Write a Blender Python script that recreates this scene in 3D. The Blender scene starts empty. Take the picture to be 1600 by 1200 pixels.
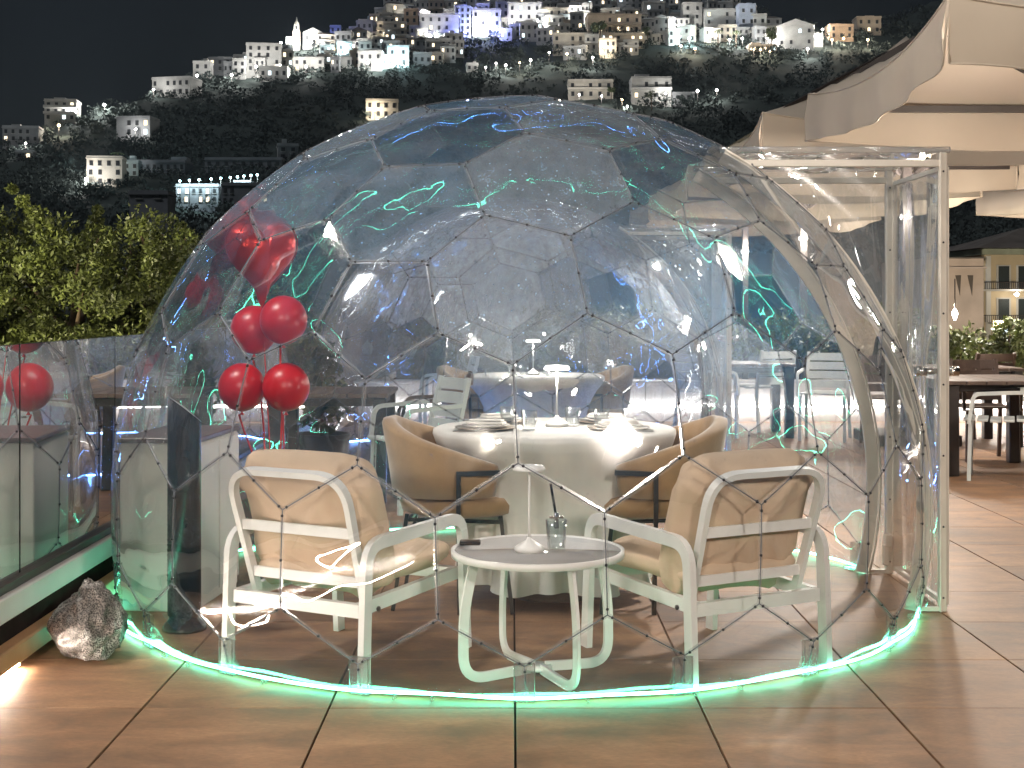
import bpy, bmesh, math, random
import numpy as np
from mathutils import Vector, Matrix, noise as mnoise
PI = math.pi
R = math.radians
rnd = random.Random(7)
scene = bpy.context.scene
C = scene.collection

# ------------------------------------------------------------------ camera
F = 2150.0                     # focal length in photograph pixels (1600 wide)
HZ = 475.0                     # horizon row in the photograph
CAMH = 1.30
cam_d = bpy.data.cameras.new('camera')
cam = bpy.data.objects.new('camera', cam_d)
C.objects.link(cam)
cam.location = (0, 0, CAMH)
cam.rotation_euler = (PI / 2, 0, 0)
cam_d.sensor_width = 36.0
cam_d.lens = 36.0 * F / 1600.0
cam_d.shift_y = (HZ - 600.0) / 1600.0
cam_d.clip_end = 5000
scene.camera = cam

# ------------------------------------------------------------------ world, moon light, exposure
world = bpy.data.worlds.new('World')
scene.world = world
world.use_nodes = True
wn = world.node_tree.nodes
wl = world.node_tree.links
sky = wn.new('ShaderNodeTexSky')
sky.sky_type = 'NISHITA'
sky.sun_disc = False
SUN_EL, SUN_AZ = R(50), R(246)
sky.sun_elevation = SUN_EL
sky.sun_rotation = SUN_AZ
wn['Background'].inputs['Strength'].default_value = 0.0012
# faint night clouds: the sky is a little brighter where thin cloud catches the light of the town
wtc = wn.new('ShaderNodeTexCoord')
wnz = wn.new('ShaderNodeTexNoise')
wnz.inputs['Scale'].default_value = 2.6
wnz.inputs['Detail'].default_value = 4
wmr = wn.new('ShaderNodeMapRange')
wmr.inputs['From Min'].default_value = 0.35
wmr.inputs['From Max'].default_value = 0.72
wmr.inputs['To Min'].default_value = 0.7
wmr.inputs['To Max'].default_value = 2.2
wmx = wn.new('ShaderNodeMix')
wmx.data_type = 'RGBA'
wmx.blend_type = 'MULTIPLY'
wmx.inputs[0].default_value = 1.0
whs = wn.new('ShaderNodeHueSaturation')
whs.inputs['Saturation'].default_value = 0.8
wl.new(wtc.outputs['Generated'], wnz.inputs['Vector'])
wl.new(wnz.outputs['Fac'], wmr.inputs['Value'])
wcc = wn.new('ShaderNodeCombineColor')
for k in range(3):
    wl.new(wmr.outputs[0], wcc.inputs[k])
wl.new(sky.outputs['Color'], whs.inputs['Color'])
wl.new(whs.outputs[0], wmx.inputs[6])
wl.new(wcc.outputs[0], wmx.inputs[7])
wl.new(wmx.outputs[2], wn['Background'].inputs['Color'])

sun_d = bpy.data.lights.new('moon', 'SUN')
sun_d.energy = 0.9
sun_d.angle = R(5)
sun_d.color = (0.93, 0.96, 1.0)
sun = bpy.data.objects.new('moon', sun_d)
C.objects.link(sun)
sdir = Vector((math.sin(SUN_AZ) * math.cos(SUN_EL), math.cos(SUN_AZ) * math.cos(SUN_EL), math.sin(SUN_EL)))
sun.rotation_euler = sdir.to_track_quat('Z', 'Y').to_euler()
sun.location = (-4, -10, 12)

HAZE = 0.00008
vs = scene.view_settings
vs.view_transform = 'Standard'
vs.look = 'None'
vs.gamma = 1.0
vs.exposure = 0.0
vs.use_curve_mapping = False
cy = scene.cycles
cy.max_bounces = 8
cy.volume_bounces = 0
cy.diffuse_bounces = 3
cy.glossy_bounces = 4
cy.transmission_bounces = 6
cy.transparent_max_bounces = 48
cy.use_denoising = True
cy.caustics_reflective = False
cy.caustics_refractive = False
cy.sample_clamp_indirect = 6.0
try:
    cy.use_light_tree = True
except Exception:
    pass

# ------------------------------------------------------------------ helpers
def at(px, py, Y):
    """the point of the place at depth Y that the photograph shows at pixel px, py"""
    return Vector(((px - 800.0) * Y / F, Y, CAMH - (py - HZ) * Y / F))


def lin(r, g, b):
    f = lambda c: ((c / 255.0 + 0.055) / 1.055) ** 2.4 if c > 10 else c / 255.0 / 12.92
    return (f(r), f(g), f(b))


class MB:
    """collects shapes and links them as one mesh object"""
    def __init__(self):
        self.v = []
        self.f = []
        self.m = []
        self.s = []

    def add(self, verts, faces, mi=0, smooth=False):
        o = len(self.v)
        self.v.extend([tuple(p) for p in verts])
        for fc in faces:
            self.f.append([o + i for i in fc])
            self.m.append(mi)
            self.s.append(smooth)

    def box(self, c, s, rot=None, mi=0):
        hx, hy, hz = s[0] / 2, s[1] / 2, s[2] / 2
        vs_ = [Vector((x, y, z)) for x in (-hx, hx) for y in (-hy, hy) for z in (-hz, hz)]
        if rot is not None:
            vs_ = [rot @ p for p in vs_]
        c = Vector(c)
        self.add([p + c for p in vs_], [(0, 1, 3, 2), (4, 6, 7, 5), (0, 4, 5, 1), (2, 3, 7, 6), (0, 2, 6, 4), (1, 5, 7, 3)], mi)

    def box2(self, a, b, mi=0):
        self.box([(a[i] + b[i]) / 2 for i in range(3)], [abs(b[i] - a[i]) for i in range(3)], None, mi)

    def bbox(self, c, s, bev, rot=None, mi=0, seg=1):
        """box with chamfered edges"""
        bm = bmesh.new()
        bmesh.ops.create_cube(bm, size=1.0)
        for v in bm.verts:
            v.co = Vector((v.co.x * s[0], v.co.y * s[1], v.co.z * s[2]))
        bmesh.ops.bevel(bm, geom=list(bm.edges), offset=bev, segments=seg, affect='EDGES', profile=0.5)
        bm.verts.index_update()
        c = Vector(c)
        pts = [(rot @ v.co if rot is not None else v.co.copy()) + c for v in bm.verts]
        self.add(pts, [[v.index for v in f.verts] for f in bm.faces], mi, seg > 1)
        bm.free()

    def sweep(self, path, section, closed=False, up=(0, 0, 1), mi=0, smooth=True, caps=True):
        """section: list of (a, b) offsets along side / up vectors"""
        n = len(path)
        path = [Vector(p) for p in path]
        up = Vector(up)
        ns = len(section)
        pts = []
        prev = None
        for i, p in enumerate(path):
            if closed:
                t = path[(i + 1) % n] - path[(i - 1) % n]
            else:
                t = path[min(i + 1, n - 1)] - path[max(i - 1, 0)]
            t.normalize()
            side = t.cross(up)
            if side.length < 1e-4:
                side = prev if prev is not None else t.cross(Vector((1, 0.01, 0)))
            side = side - t * side.dot(t)
            side.normalize()
            if prev is not None and side.dot(prev) < 0:
                side = -side
            prev = side
            u = side.cross(t)
            for a, b in section:
                pts.append(p + side * a + u * b)
        fc = []
        m = n if closed else n - 1
        for i in range(m):
            for j in range(ns):
                a = i * ns + j
                b = i * ns + (j + 1) % ns
                c = ((i + 1) % n) * ns + (j + 1) % ns
                d = ((i + 1) % n) * ns + j
                fc.append((a, b, c, d))
        if not closed and caps:
            fc.append(tuple(range(ns))[::-1])
            fc.append(tuple((n - 1) * ns + j for j in range(ns)))
        self.add(pts, fc, mi, smooth)

    def tube(self, path, r, seg=8, closed=False, mi=0, up=(0.13, 0.21, 1)):
        sec = [(r * math.cos(2 * PI * k / seg), r * math.sin(2 * PI * k / seg)) for k in range(seg)]
        self.sweep(path, sec, closed, up, mi, True)

    def taper(self, path, radii, seg=8, mi=0):
        path = [Vector(p) for p in path]
        o = []
        n = len(path)
        for i, p in enumerate(path):
            t = (path[min(i + 1, n - 1)] - path[max(i - 1, 0)]).normalized()
            s = t.cross(Vector((0.31, 0.95, 0.1))).normalized()
            u = s.cross(t)
            for k in range(seg):
                a = 2 * PI * k / seg
                o.append(p + (s * math.cos(a) + u * math.sin(a)) * radii[i])
        fc = []
        for i in range(n - 1):
            for k in range(seg):
                fc.append((i * seg + k, i * seg + (k + 1) % seg, (i + 1) * seg + (k + 1) % seg, (i + 1) * seg + k))
        fc.append(tuple(range(seg))[::-1])
        fc.append(tuple((n - 1) * seg + k for k in range(seg)))
        self.add(o, fc, mi, True)

    def bar(self, path, w, h, closed=False, up=(0, 0, 1), mi=0, smooth=False):
        self.sweep(path, [(-w / 2, -h / 2), (w / 2, -h / 2), (w / 2, h / 2), (-w / 2, h / 2)], closed, up, mi, smooth)

    def lathe(self, prof, seg=24, c=(0, 0, 0), mi=0, smooth=True, caps=True):
        pts = []
        for r, z in prof:
            for k in range(seg):
                a = 2 * PI * k / seg
                pts.append((c[0] + r * math.cos(a), c[1] + r * math.sin(a), c[2] + z))
        fc = []
        for i in range(len(prof) - 1):
            for k in range(seg):
                fc.append((i * seg + k, i * seg + (k + 1) % seg, (i + 1) * seg + (k + 1) % seg, (i + 1) * seg + k))
        if caps:
            fc.append(tuple(range(seg))[::-1])
            fc.append(tuple((len(prof) - 1) * seg + k for k in range(seg)))
        self.add(pts, fc, mi, smooth)

    def ball(self, c, r, sub=2, mi=0, sc=(1, 1, 1)):
        bm = bmesh.new()
        bmesh.ops.create_icosphere(bm, subdivisions=sub, radius=1.0)
        bm.verts.index_update()
        self.add([(c[0] + v.co.x * r * sc[0], c[1] + v.co.y * r * sc[1], c[2] + v.co.z * r * sc[2]) for v in bm.verts],
                 [[v.index for v in f.verts] for f in bm.faces], mi, True)
        bm.free()

    def mesh(self, name, mats):
        me = bpy.data.meshes.new(name)
        me.from_pydata(self.v, [], self.f)
        if not isinstance(mats, (list, tuple)):
            mats = [mats]
        for m in mats:
            me.materials.append(m)
        me.polygons.foreach_set('material_index', self.m)
        me.polygons.foreach_set('use_smooth', self.s)
        me.update()
        return me

    def build(self, name, mats, parent=None, loc=None, rotz=0.0):
        return put(name, self.mesh(name, mats), parent, loc, rotz)


def put(name, me, parent=None, loc=None, rotz=0.0):
    o = bpy.data.objects.new(name, me)
    C.objects.link(o)
    if parent is not None:
        o.parent = parent
    if loc is not None:
        o.location = loc
    if rotz:
        o.rotation_euler = (0, 0, rotz)
    return o


def tag(o, label=None, cat=None, group=None, kind=None):
    if label:
        o['label'] = label
    if cat:
        o['category'] = cat
    if group:
        o['group'] = group
    if kind:
        o['kind'] = kind
    return o


def thing(name, label, cat, loc=(0, 0, 0), rotz=0.0, group=None):
    o = bpy.data.objects.new(name, None)
    o.empty_display_size = 0.1
    C.objects.link(o)
    o.location = loc
    o.rotation_euler = (0, 0, rotz)
    return tag(o, label, cat, group)


def dup(root, loc, rotz=0.0, label=None, group=None, scale=None):
    def cp(o, parent):
        c = o.copy()
        C.objects.link(c)
        c.parent = parent
        for ch in list(o.children):
            cp(ch, c)
        return c
    r = cp(root, None)
    r.location = loc
    r.rotation_euler = (0, 0, rotz)
    if scale:
        r.scale = scale
    if label:
        r['label'] = label
    if group:
        r['group'] = group
    return r


def arc_path(pts, rad, n=5):
    """polyline with rounded corners"""
    pts = [Vector(p) for p in pts]
    out = [pts[0]]
    for i in range(1, len(pts) - 1):
        a, b, c = pts[i - 1], pts[i], pts[i + 1]
        d1 = (a - b)
        d2 = (c - b)
        r = min(rad, d1.length * 0.48, d2.length * 0.48)
        p1 = b + d1.normalized() * r
        p2 = b + d2.normalized() * r
        for k in range(n + 1):
            t = k / n
            out.append(p1 * (1 - t) ** 2 + b * 2 * t * (1 - t) + p2 * t * t)
    out.append(pts[-1])
    return out


# ------------------------------------------------------------------ materials
def new_mat(name):
    m = bpy.data.materials.new(name)
    m.use_nodes = True
    nt = m.node_tree
    return m, nt.nodes, nt.links, nt.nodes['Principled BSDF']


def pmat(name, col, rough=0.5, metal=0.0, var=0.15, scale=8.0, bump=0.0, bscale=60.0, spec=0.5, rand=0.0, detail=4.0):
    m, N, L, P = new_mat(name)
    P.inputs['Roughness'].default_value = rough
    P.inputs['Metallic'].default_value = metal
    P.inputs['Specular IOR Level'].default_value = spec
    tc = N.new('ShaderNodeTexCoord')
    nz = N.new('ShaderNodeTexNoise')
    nz.inputs['Scale'].default_value = scale
    nz.inputs['Detail'].default_value = detail
    L.new(tc.outputs['Object'], nz.inputs['Vector'])
    cr = N.new('ShaderNodeMapRange')
    cr.inputs['From Min'].default_value = 0.3
    cr.inputs['From Max'].default_value = 0.7
    cr.inputs['To Min'].default_value = 1 - var
    cr.inputs['To Max'].default_value = 1 + var
    L.new(nz.outputs['Fac'], cr.inputs['Value'])
    mx = N.new('ShaderNodeMix')
    mx.data_type = 'RGBA'
    mx.blend_type = 'MULTIPLY'
    mx.inputs[0].default_value = 1.0
    mx.inputs[6].default_value = (*col, 1)
    val = cr.outputs['Result']
    if rand > 0:
        oi = N.new('ShaderNodeObjectInfo')
        r2 = N.new('ShaderNodeMapRange')
        r2.inputs['To Min'].default_value = 1 - rand
        r2.inputs['To Max'].default_value = 1 + rand
        L.new(oi.outputs['Random'], r2.inputs['Value'])
        mu = N.new('ShaderNodeMath')
        mu.operation = 'MULTIPLY'
        L.new(val, mu.inputs[0])
        L.new(r2.outputs['Result'], mu.inputs[1])
        val = mu.outputs[0]
    cb = N.new('ShaderNodeCombineColor')
    for k in range(3):
        L.new(val, cb.inputs[k])
    L.new(cb.outputs[0], mx.inputs[7])
    L.new(mx.outputs[2], P.inputs['Base Color'])
    if bump > 0:
        n2 = N.new('ShaderNodeTexNoise')
        n2.inputs['Scale'].default_value = bscale
        n2.inputs['Detail'].default_value = 3
        L.new(tc.outputs['Object'], n2.inputs['Vector'])
        bp = N.new('ShaderNodeBump')
        bp.inputs['Strength'].default_value = bump
        bp.inputs['Distance'].default_value = 0.01
        L.new(n2.outputs['Fac'], bp.inputs['Height'])
        L.new(bp.outputs['Normal'], P.inputs['Normal'])
    return m


def emat(name, col, strength):
    m = bpy.data.materials.new(name)
    m.use_nodes = True
    N = m.node_tree.nodes
    N.clear()
    e = N.new('ShaderNodeEmission')
    e.inputs['Color'].default_value = (*col, 1)
    e.inputs['Strength'].default_value = strength
    o = N.new('ShaderNodeOutputMaterial')
    m.node_tree.links.new(e.outputs[0], o.inputs[0])
    return m


def clear_mat(name, tint=(0.94, 0.955, 0.965), haze=0.03, hazecol=(0.75, 0.8, 0.85), bump=0.3, bscale=4.0, rough=0.0,
              gain=1.6, softmix=0.2, soft=0.3, ior=1.5, dirt=True, roof_glow=False, top=0.9, curl=0.6, stretch=None):
    """clear sheet: see-through, mirror-like at a glancing view, a little milky with dust and painted-in glow"""
    m = bpy.data.materials.new(name)
    m.use_nodes = True
    N = m.node_tree.nodes
    L = m.node_tree.links
    N.clear()
    out = N.new('ShaderNodeOutputMaterial')
    tc = N.new('ShaderNodeTexCoord')
    geo = N.new('ShaderNodeNewGeometry')
    nrm = None
    if bump > 0:
        nz = N.new('ShaderNodeTexNoise')
        nz.inputs['Scale'].default_value = bscale
        nz.inputs['Detail'].default_value = 0.3
        nz.inputs['Roughness'].default_value = 0.3
        nz.inputs['Distortion'].default_value = curl
        if stretch:
            sm = N.new('ShaderNodeMapping')
            sm.inputs['Scale'].default_value = stretch
            L.new(tc.outputs['Object'], sm.inputs['Vector'])
            L.new(sm.outputs[0], nz.inputs['Vector'])
        else:
            L.new(tc.outputs['Object'], nz.inputs['Vector'])
        bp = N.new('ShaderNodeBump')
        bp.inputs['Strength'].default_value = bump
        bp.inputs['Distance'].default_value = 0.05
        L.new(nz.outputs['Fac'], bp.inputs['Height'])
        nrm = bp.outputs['Normal']
    iv = N.new('ShaderNodeMapRange')
    iv.inputs['To Min'].default_value = ior
    iv.inputs['To Max'].default_value = 1.0 / ior
    L.new(geo.outputs['Backfacing'], iv.inputs['Value'])
    fr = N.new('ShaderNodeFresnel')
    L.new(iv.outputs['Result'], fr.inputs['IOR'])
    if nrm:
        L.new(nrm, fr.inputs['Normal'])
    gm = N.new('ShaderNodeMath')
    gm.operation = 'MULTIPLY'
    gm.use_clamp = True
    gm.inputs[1].default_value = gain
    L.new(fr.outputs[0], gm.inputs[0])
    mn = N.new('ShaderNodeMath')
    mn.operation = 'MINIMUM'
    mn.inputs[1].default_value = top
    L.new(gm.outputs[0], mn.inputs[0])
    tr = N.new('ShaderNodeBsdfTransparent')
    tr.inputs['Color'].default_value = (*tint, 1)
    g1 = N.new('ShaderNodeBsdfGlossy')
    g1.inputs['Roughness'].default_value = rough
    g1.inputs['Color'].default_value = (1, 1, 1, 1)
    g2 = N.new('ShaderNodeBsdfGlossy')
    g2.inputs['Roughness'].default_value = soft
    if nrm:
        L.new(nrm, g1.inputs['Normal'])
    gmix = N.new('ShaderNodeMixShader')
    gmix.inputs[0].default_value = softmix
    L.new(g1.outputs[0], gmix.inputs[1])
    L.new(g2.outputs[0], gmix.inputs[2])
    base = tr.outputs[0]
    if haze > 0:
        df = N.new('ShaderNodeBsdfDiffuse')
        df.inputs['Color'].default_value = (*hazecol, 1)
        tl = N.new('ShaderNodeBsdfTranslucent')
        tl.inputs['Color'].default_value = (*hazecol, 1)
        hm = N.new('ShaderNodeMixShader')
        hm.inputs[0].default_value = 0.5
        L.new(df.outputs[0], hm.inputs[1])
        L.new(tl.outputs[0], hm.inputs[2])
        bm_ = N.new('ShaderNodeMixShader')
        L.new(tr.outputs[0], bm_.inputs[1])
        L.new(hm.outputs[0], bm_.inputs[2])
        if dirt:
            mp = N.new('ShaderNodeMapping')
            mp.inputs['Scale'].default_value = (9, 9, 1.2)
            L.new(tc.outputs['Object'], mp.inputs['Vector'])
            n1 = N.new('ShaderNodeTexNoise')
            n1.inputs['Scale'].default_value = 2.2
            n1.inputs['Detail'].default_value = 5
            n1.inputs['Roughness'].default_value = 0.7
            L.new(mp.outputs[0], n1.inputs['Vector'])
            mr = N.new('ShaderNodeMapRange')
            mr.inputs['From Min'].default_value = 0.35
            mr.inputs['From Max'].default_value = 0.75
            mr.inputs['To Min'].default_value = haze * 0.65
            mr.inputs['To Max'].default_value = haze * 1.7
            L.new(n1.outputs['Fac'], mr.inputs['Value'])
            vo = N.new('ShaderNodeTexNoise')
            vo.inputs['Scale'].default_value = 70
            vo.inputs['Detail'].default_value = 1
            L.new(tc.outputs['Object'], vo.inputs['Vector'])
            sp = N.new('ShaderNodeMapRange')
            sp.inputs['From Min'].default_value = 0.72
            sp.inputs['From Max'].default_value = 0.78
            sp.inputs['To Min'].default_value = 0.0
            sp.inputs['To Max'].default_value = 0.35
            L.new(vo.outputs['Fac'], sp.inputs['Value'])
            ad = N.new('ShaderNodeMath')
            ad.operation = 'ADD'
            L.new(mr.outputs[0], ad.inputs[0])
            L.new(sp.outputs[0], ad.inputs[1])
            fac = ad.outputs[0]
            if roof_glow:
                # bluish glow painted into haze, stronger on the flatter panels of the roof
                sx = N.new('ShaderNodeSeparateXYZ')
                L.new(geo.outputs['True Normal'], sx.inputs[0])
                ab = N.new('ShaderNodeMath')
                ab.operation = 'ABSOLUTE'
                L.new(sx.outputs['Z'], ab.inputs[0])
                sr = N.new('ShaderNodeMapRange')
                sr.inputs['From Min'].default_value = 0.05
                sr.inputs['From Max'].default_value = 0.65
                sr.inputs['To Min'].default_value = 0.45
                sr.inputs['To Max'].default_value = 1.8
                L.new(ab.outputs[0], sr.inputs['Value'])
                mm = N.new('ShaderNodeMath')
                mm.operation = 'MULTIPLY'
                L.new(fac, mm.inputs[0])
                L.new(sr.outputs[0], mm.inputs[1])
                # reflections painted in as haze, differing by panel: some clear, some milky and grey
                oi = N.new('ShaderNodeAttribute')
                oi.attribute_type = 'OBJECT'
                oi.attribute_name = 'painted_haze'
                pw_ = N.new('ShaderNodeMapRange')
                pw_.inputs['From Min'].default_value = 0.3
                pw_.inputs['From Max'].default_value = 2.1
                pw_.inputs['To Max'].default_value = 0.9
                L.new(oi.outputs['Fac'], pw_.inputs['Value'])
                m3 = N.new('ShaderNodeMath')
                m3.operation = 'MULTIPLY'
                L.new(mm.outputs[0], m3.inputs[0])
                L.new(oi.outputs['Fac'], m3.inputs[1])
                fac = m3.outputs[0]
                hc = N.new('ShaderNodeMix')
                hc.data_type = 'RGBA'
                hc.inputs[6].default_value = (*hazecol, 1)
                hc.inputs[7].default_value = (0.74, 0.76, 0.78, 1)
                L.new(pw_.outputs[0], hc.inputs[0])
                L.new(hc.outputs[2], df.inputs['Color'])
                L.new(hc.outputs[2], tl.inputs['Color'])
            L.new(fac, bm_.inputs[0])
        else:
            bm_.inputs[0].default_value = haze
        base = bm_.outputs[0]
    fin = N.new('ShaderNodeMixShader')
    L.new(mn.outputs[0], fin.inputs[0])
    L.new(base, fin.inputs[1])
    L.new(gmix.outputs[0], fin.inputs[2])
    L.new(fin.outputs[0], out.inputs[0])
    return m


M = {}
M['white_metal'] = pmat('white_metal', (0.80, 0.78, 0.75), 0.38, var=0.05)
M['cream_metal'] = pmat('cream_metal', (0.66, 0.61, 0.54), 0.42, var=0.08)
M['black_metal'] = pmat('black_metal', (0.015, 0.015, 0.016), 0.35, var=0.2)
M['dark_edge'] = pmat('dark_edge', (0.09, 0.095, 0.11), 0.4, var=0.2)
M['bolt'] = pmat('bolt', (0.03, 0.03, 0.035), 0.3, metal=0.6)
M['steel'] = pmat('steel', (0.62, 0.61, 0.6), 0.22, metal=1.0)
M['panel'] = clear_mat('panel_film', haze=0.098, hazecol=(0.10, 0.50, 1.0), roof_glow=True, top=0.55, bump=0.56, bscale=1.9, curl=1.5, gain=2.9, softmix=0.22, soft=0.10)  # blue haze colour paints in the bluish glow of the dome
M['film'] = clear_mat('vestibule_film', haze=0.085, bump=1.0, bscale=1.5, stretch=(4.0, 4.0, .7), gain=3.4, softmix=0.15, soft=0.2)
M['flange'] = clear_mat('seam_flange', tint=(0.97, 0.975, 0.98), haze=0.12, hazecol=(.7, .78, .88), bump=0.0, gain=2.0, rough=0.12, dirt=False)
M['bracket'] = clear_mat('foot_bracket_clear', tint=(0.8, 0.78, 0.76), haze=0.12, bump=0.0, gain=1.6, rough=0.08, dirt=False)
M['glass'] = clear_mat('railing_glass', tint=(0.84, 0.86, 0.87), haze=0.20, hazecol=(.75, .75, .84), bump=0.02, bscale=1.5, gain=4.5, softmix=0.03, soft=0.2)  # lavender haze paints in bright reflections on the railing
M['tumbler'] = clear_mat('drinking_glass', tint=(0.95, 0.96, 0.96), haze=0.03, bump=0.0, gain=2.0, softmix=0.1, dirt=False)
M['cloth'] = pmat('table_linen', (0.74, 0.70, 0.65), 0.9, var=0.05, bump=0.15, bscale=300, spec=0.1)
M['tan_cushion'] = pmat('tan_cushion', (0.62, 0.465, 0.335), 0.85, var=0.09, scale=4, bump=0.35, bscale=26, spec=0.15)
M['velvet'] = pmat('camel_velvet', (0.36, 0.225, 0.115), 0.75, var=0.18, scale=7, bump=0.1, bscale=150, spec=0.2)
M['velvet'].node_tree.nodes['Principled BSDF'].inputs['Sheen Weight'].default_value = 0.5
M['red_latex'] = pmat('red_latex', (0.56, 0.014, 0.02), 0.33, var=0.05)
M['red_latex'].node_tree.nodes['Principled BSDF'].inputs['Subsurface Weight'].default_value = 0.0
M['red_foil'] = pmat('red_foil', (0.72, 0.04, 0.025), 0.28, metal=0.55, var=0.05, bump=0.5, bscale=22)
M['ribbon'] = pmat('red_ribbon', (0.5, 0.02, 0.02), 0.5)
M['cabinet'] = pmat('cabinet_white', (0.80, 0.76, 0.70), 0.5, var=0.06, scale=3)
M['cabinet_top'] = pmat('cabinet_top', (0.12, 0.09, 0.085), 0.4, var=0.2)
M['black_plastic'] = pmat('black_plastic', (0.012, 0.013, 0.016), 0.25, var=0.2)
M['plate'] = pmat('plate_glaze', (0.66, 0.62, 0.57), 0.25, var=0.05)
M['charger'] = pmat('charger_plate', (0.36, 0.29, 0.23), 0.3, var=0.1)
M['tabletop'] = pmat('side_table_top', (0.36, 0.35, 0.34), 0.05, var=0.15, scale=4)
M['outdoor_white'] = pmat('outdoor_white_plastic', (0.62, 0.64, 0.62), 0.5, var=0.06)
M['outdoor_brown'] = pmat('outdoor_brown_slats', (0.11, 0.075, 0.06), 0.5, var=0.2)
M['parasol'] = pmat('parasol_canvas', (0.49, 0.42, 0.345), 0.9, var=0.08, scale=1.2, spec=0.1, bump=0.6, bscale=2.4)
M['kerb_white'] = pmat('kerb_white', (0.72, 0.70, 0.70), 0.55, var=0.08, scale=3)
M['kerb_wood'] = pmat('kerb_wood', (0.40, 0.22, 0.11), 0.5, var=0.2, scale=4)
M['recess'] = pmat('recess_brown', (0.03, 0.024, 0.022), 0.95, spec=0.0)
M['dark_metal'] = pmat('dark_bronze', (0.035, 0.028, 0.026), 0.4, var=0.2)
M['grout'] = pmat('grout', (0.022, 0.016, 0.013), 0.9)
M['leaf'] = pmat('leaf_green', (0.085, 0.105, 0.026), 0.5, var=0.75, scale=2.6, detail=8)
M['leaf_dark'] = pmat('leaf_dark', (0.05, 0.07, 0.025), 0.5, var=0.5, scale=1.6)
M['bark'] = pmat('bark', (0.09, 0.06, 0.04), 0.9, var=0.3)
M['scrub'] = pmat('scrub_green', (0.058, 0.072, 0.068), 0.9, var=0.35, scale=0.03, spec=0.1, detail=8)
M['soil'] = pmat('hillside_soil', (0.04, 0.05, 0.047), 0.95, var=0.4, scale=0.02, spec=0.1, detail=8)
M['ground'] = pmat('ground_dark', (0.06, 0.058, 0.055), 0.9, var=0.3, scale=0.2)
M['neon_green'] = emat('neon_green', (0.15, 1.0, 0.60), 29.0)
M['neon_blue'] = emat('neon_blue', (0.12, 0.33, 1.0), 140.0)
M['led_white'] = emat('led_white', (1.0, 0.93, 0.84), 45.0)
M['led_warm'] = emat('led_warm', (1.0, 0.88, 0.74), 420.0)
M['lamp_glow'] = emat('lamp_glow', (1.0, 0.94, 0.85), 14.0)
M['flood_glow'] = emat('flood_glow', (1.0, 0.9, 0.76), 30.0)


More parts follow.
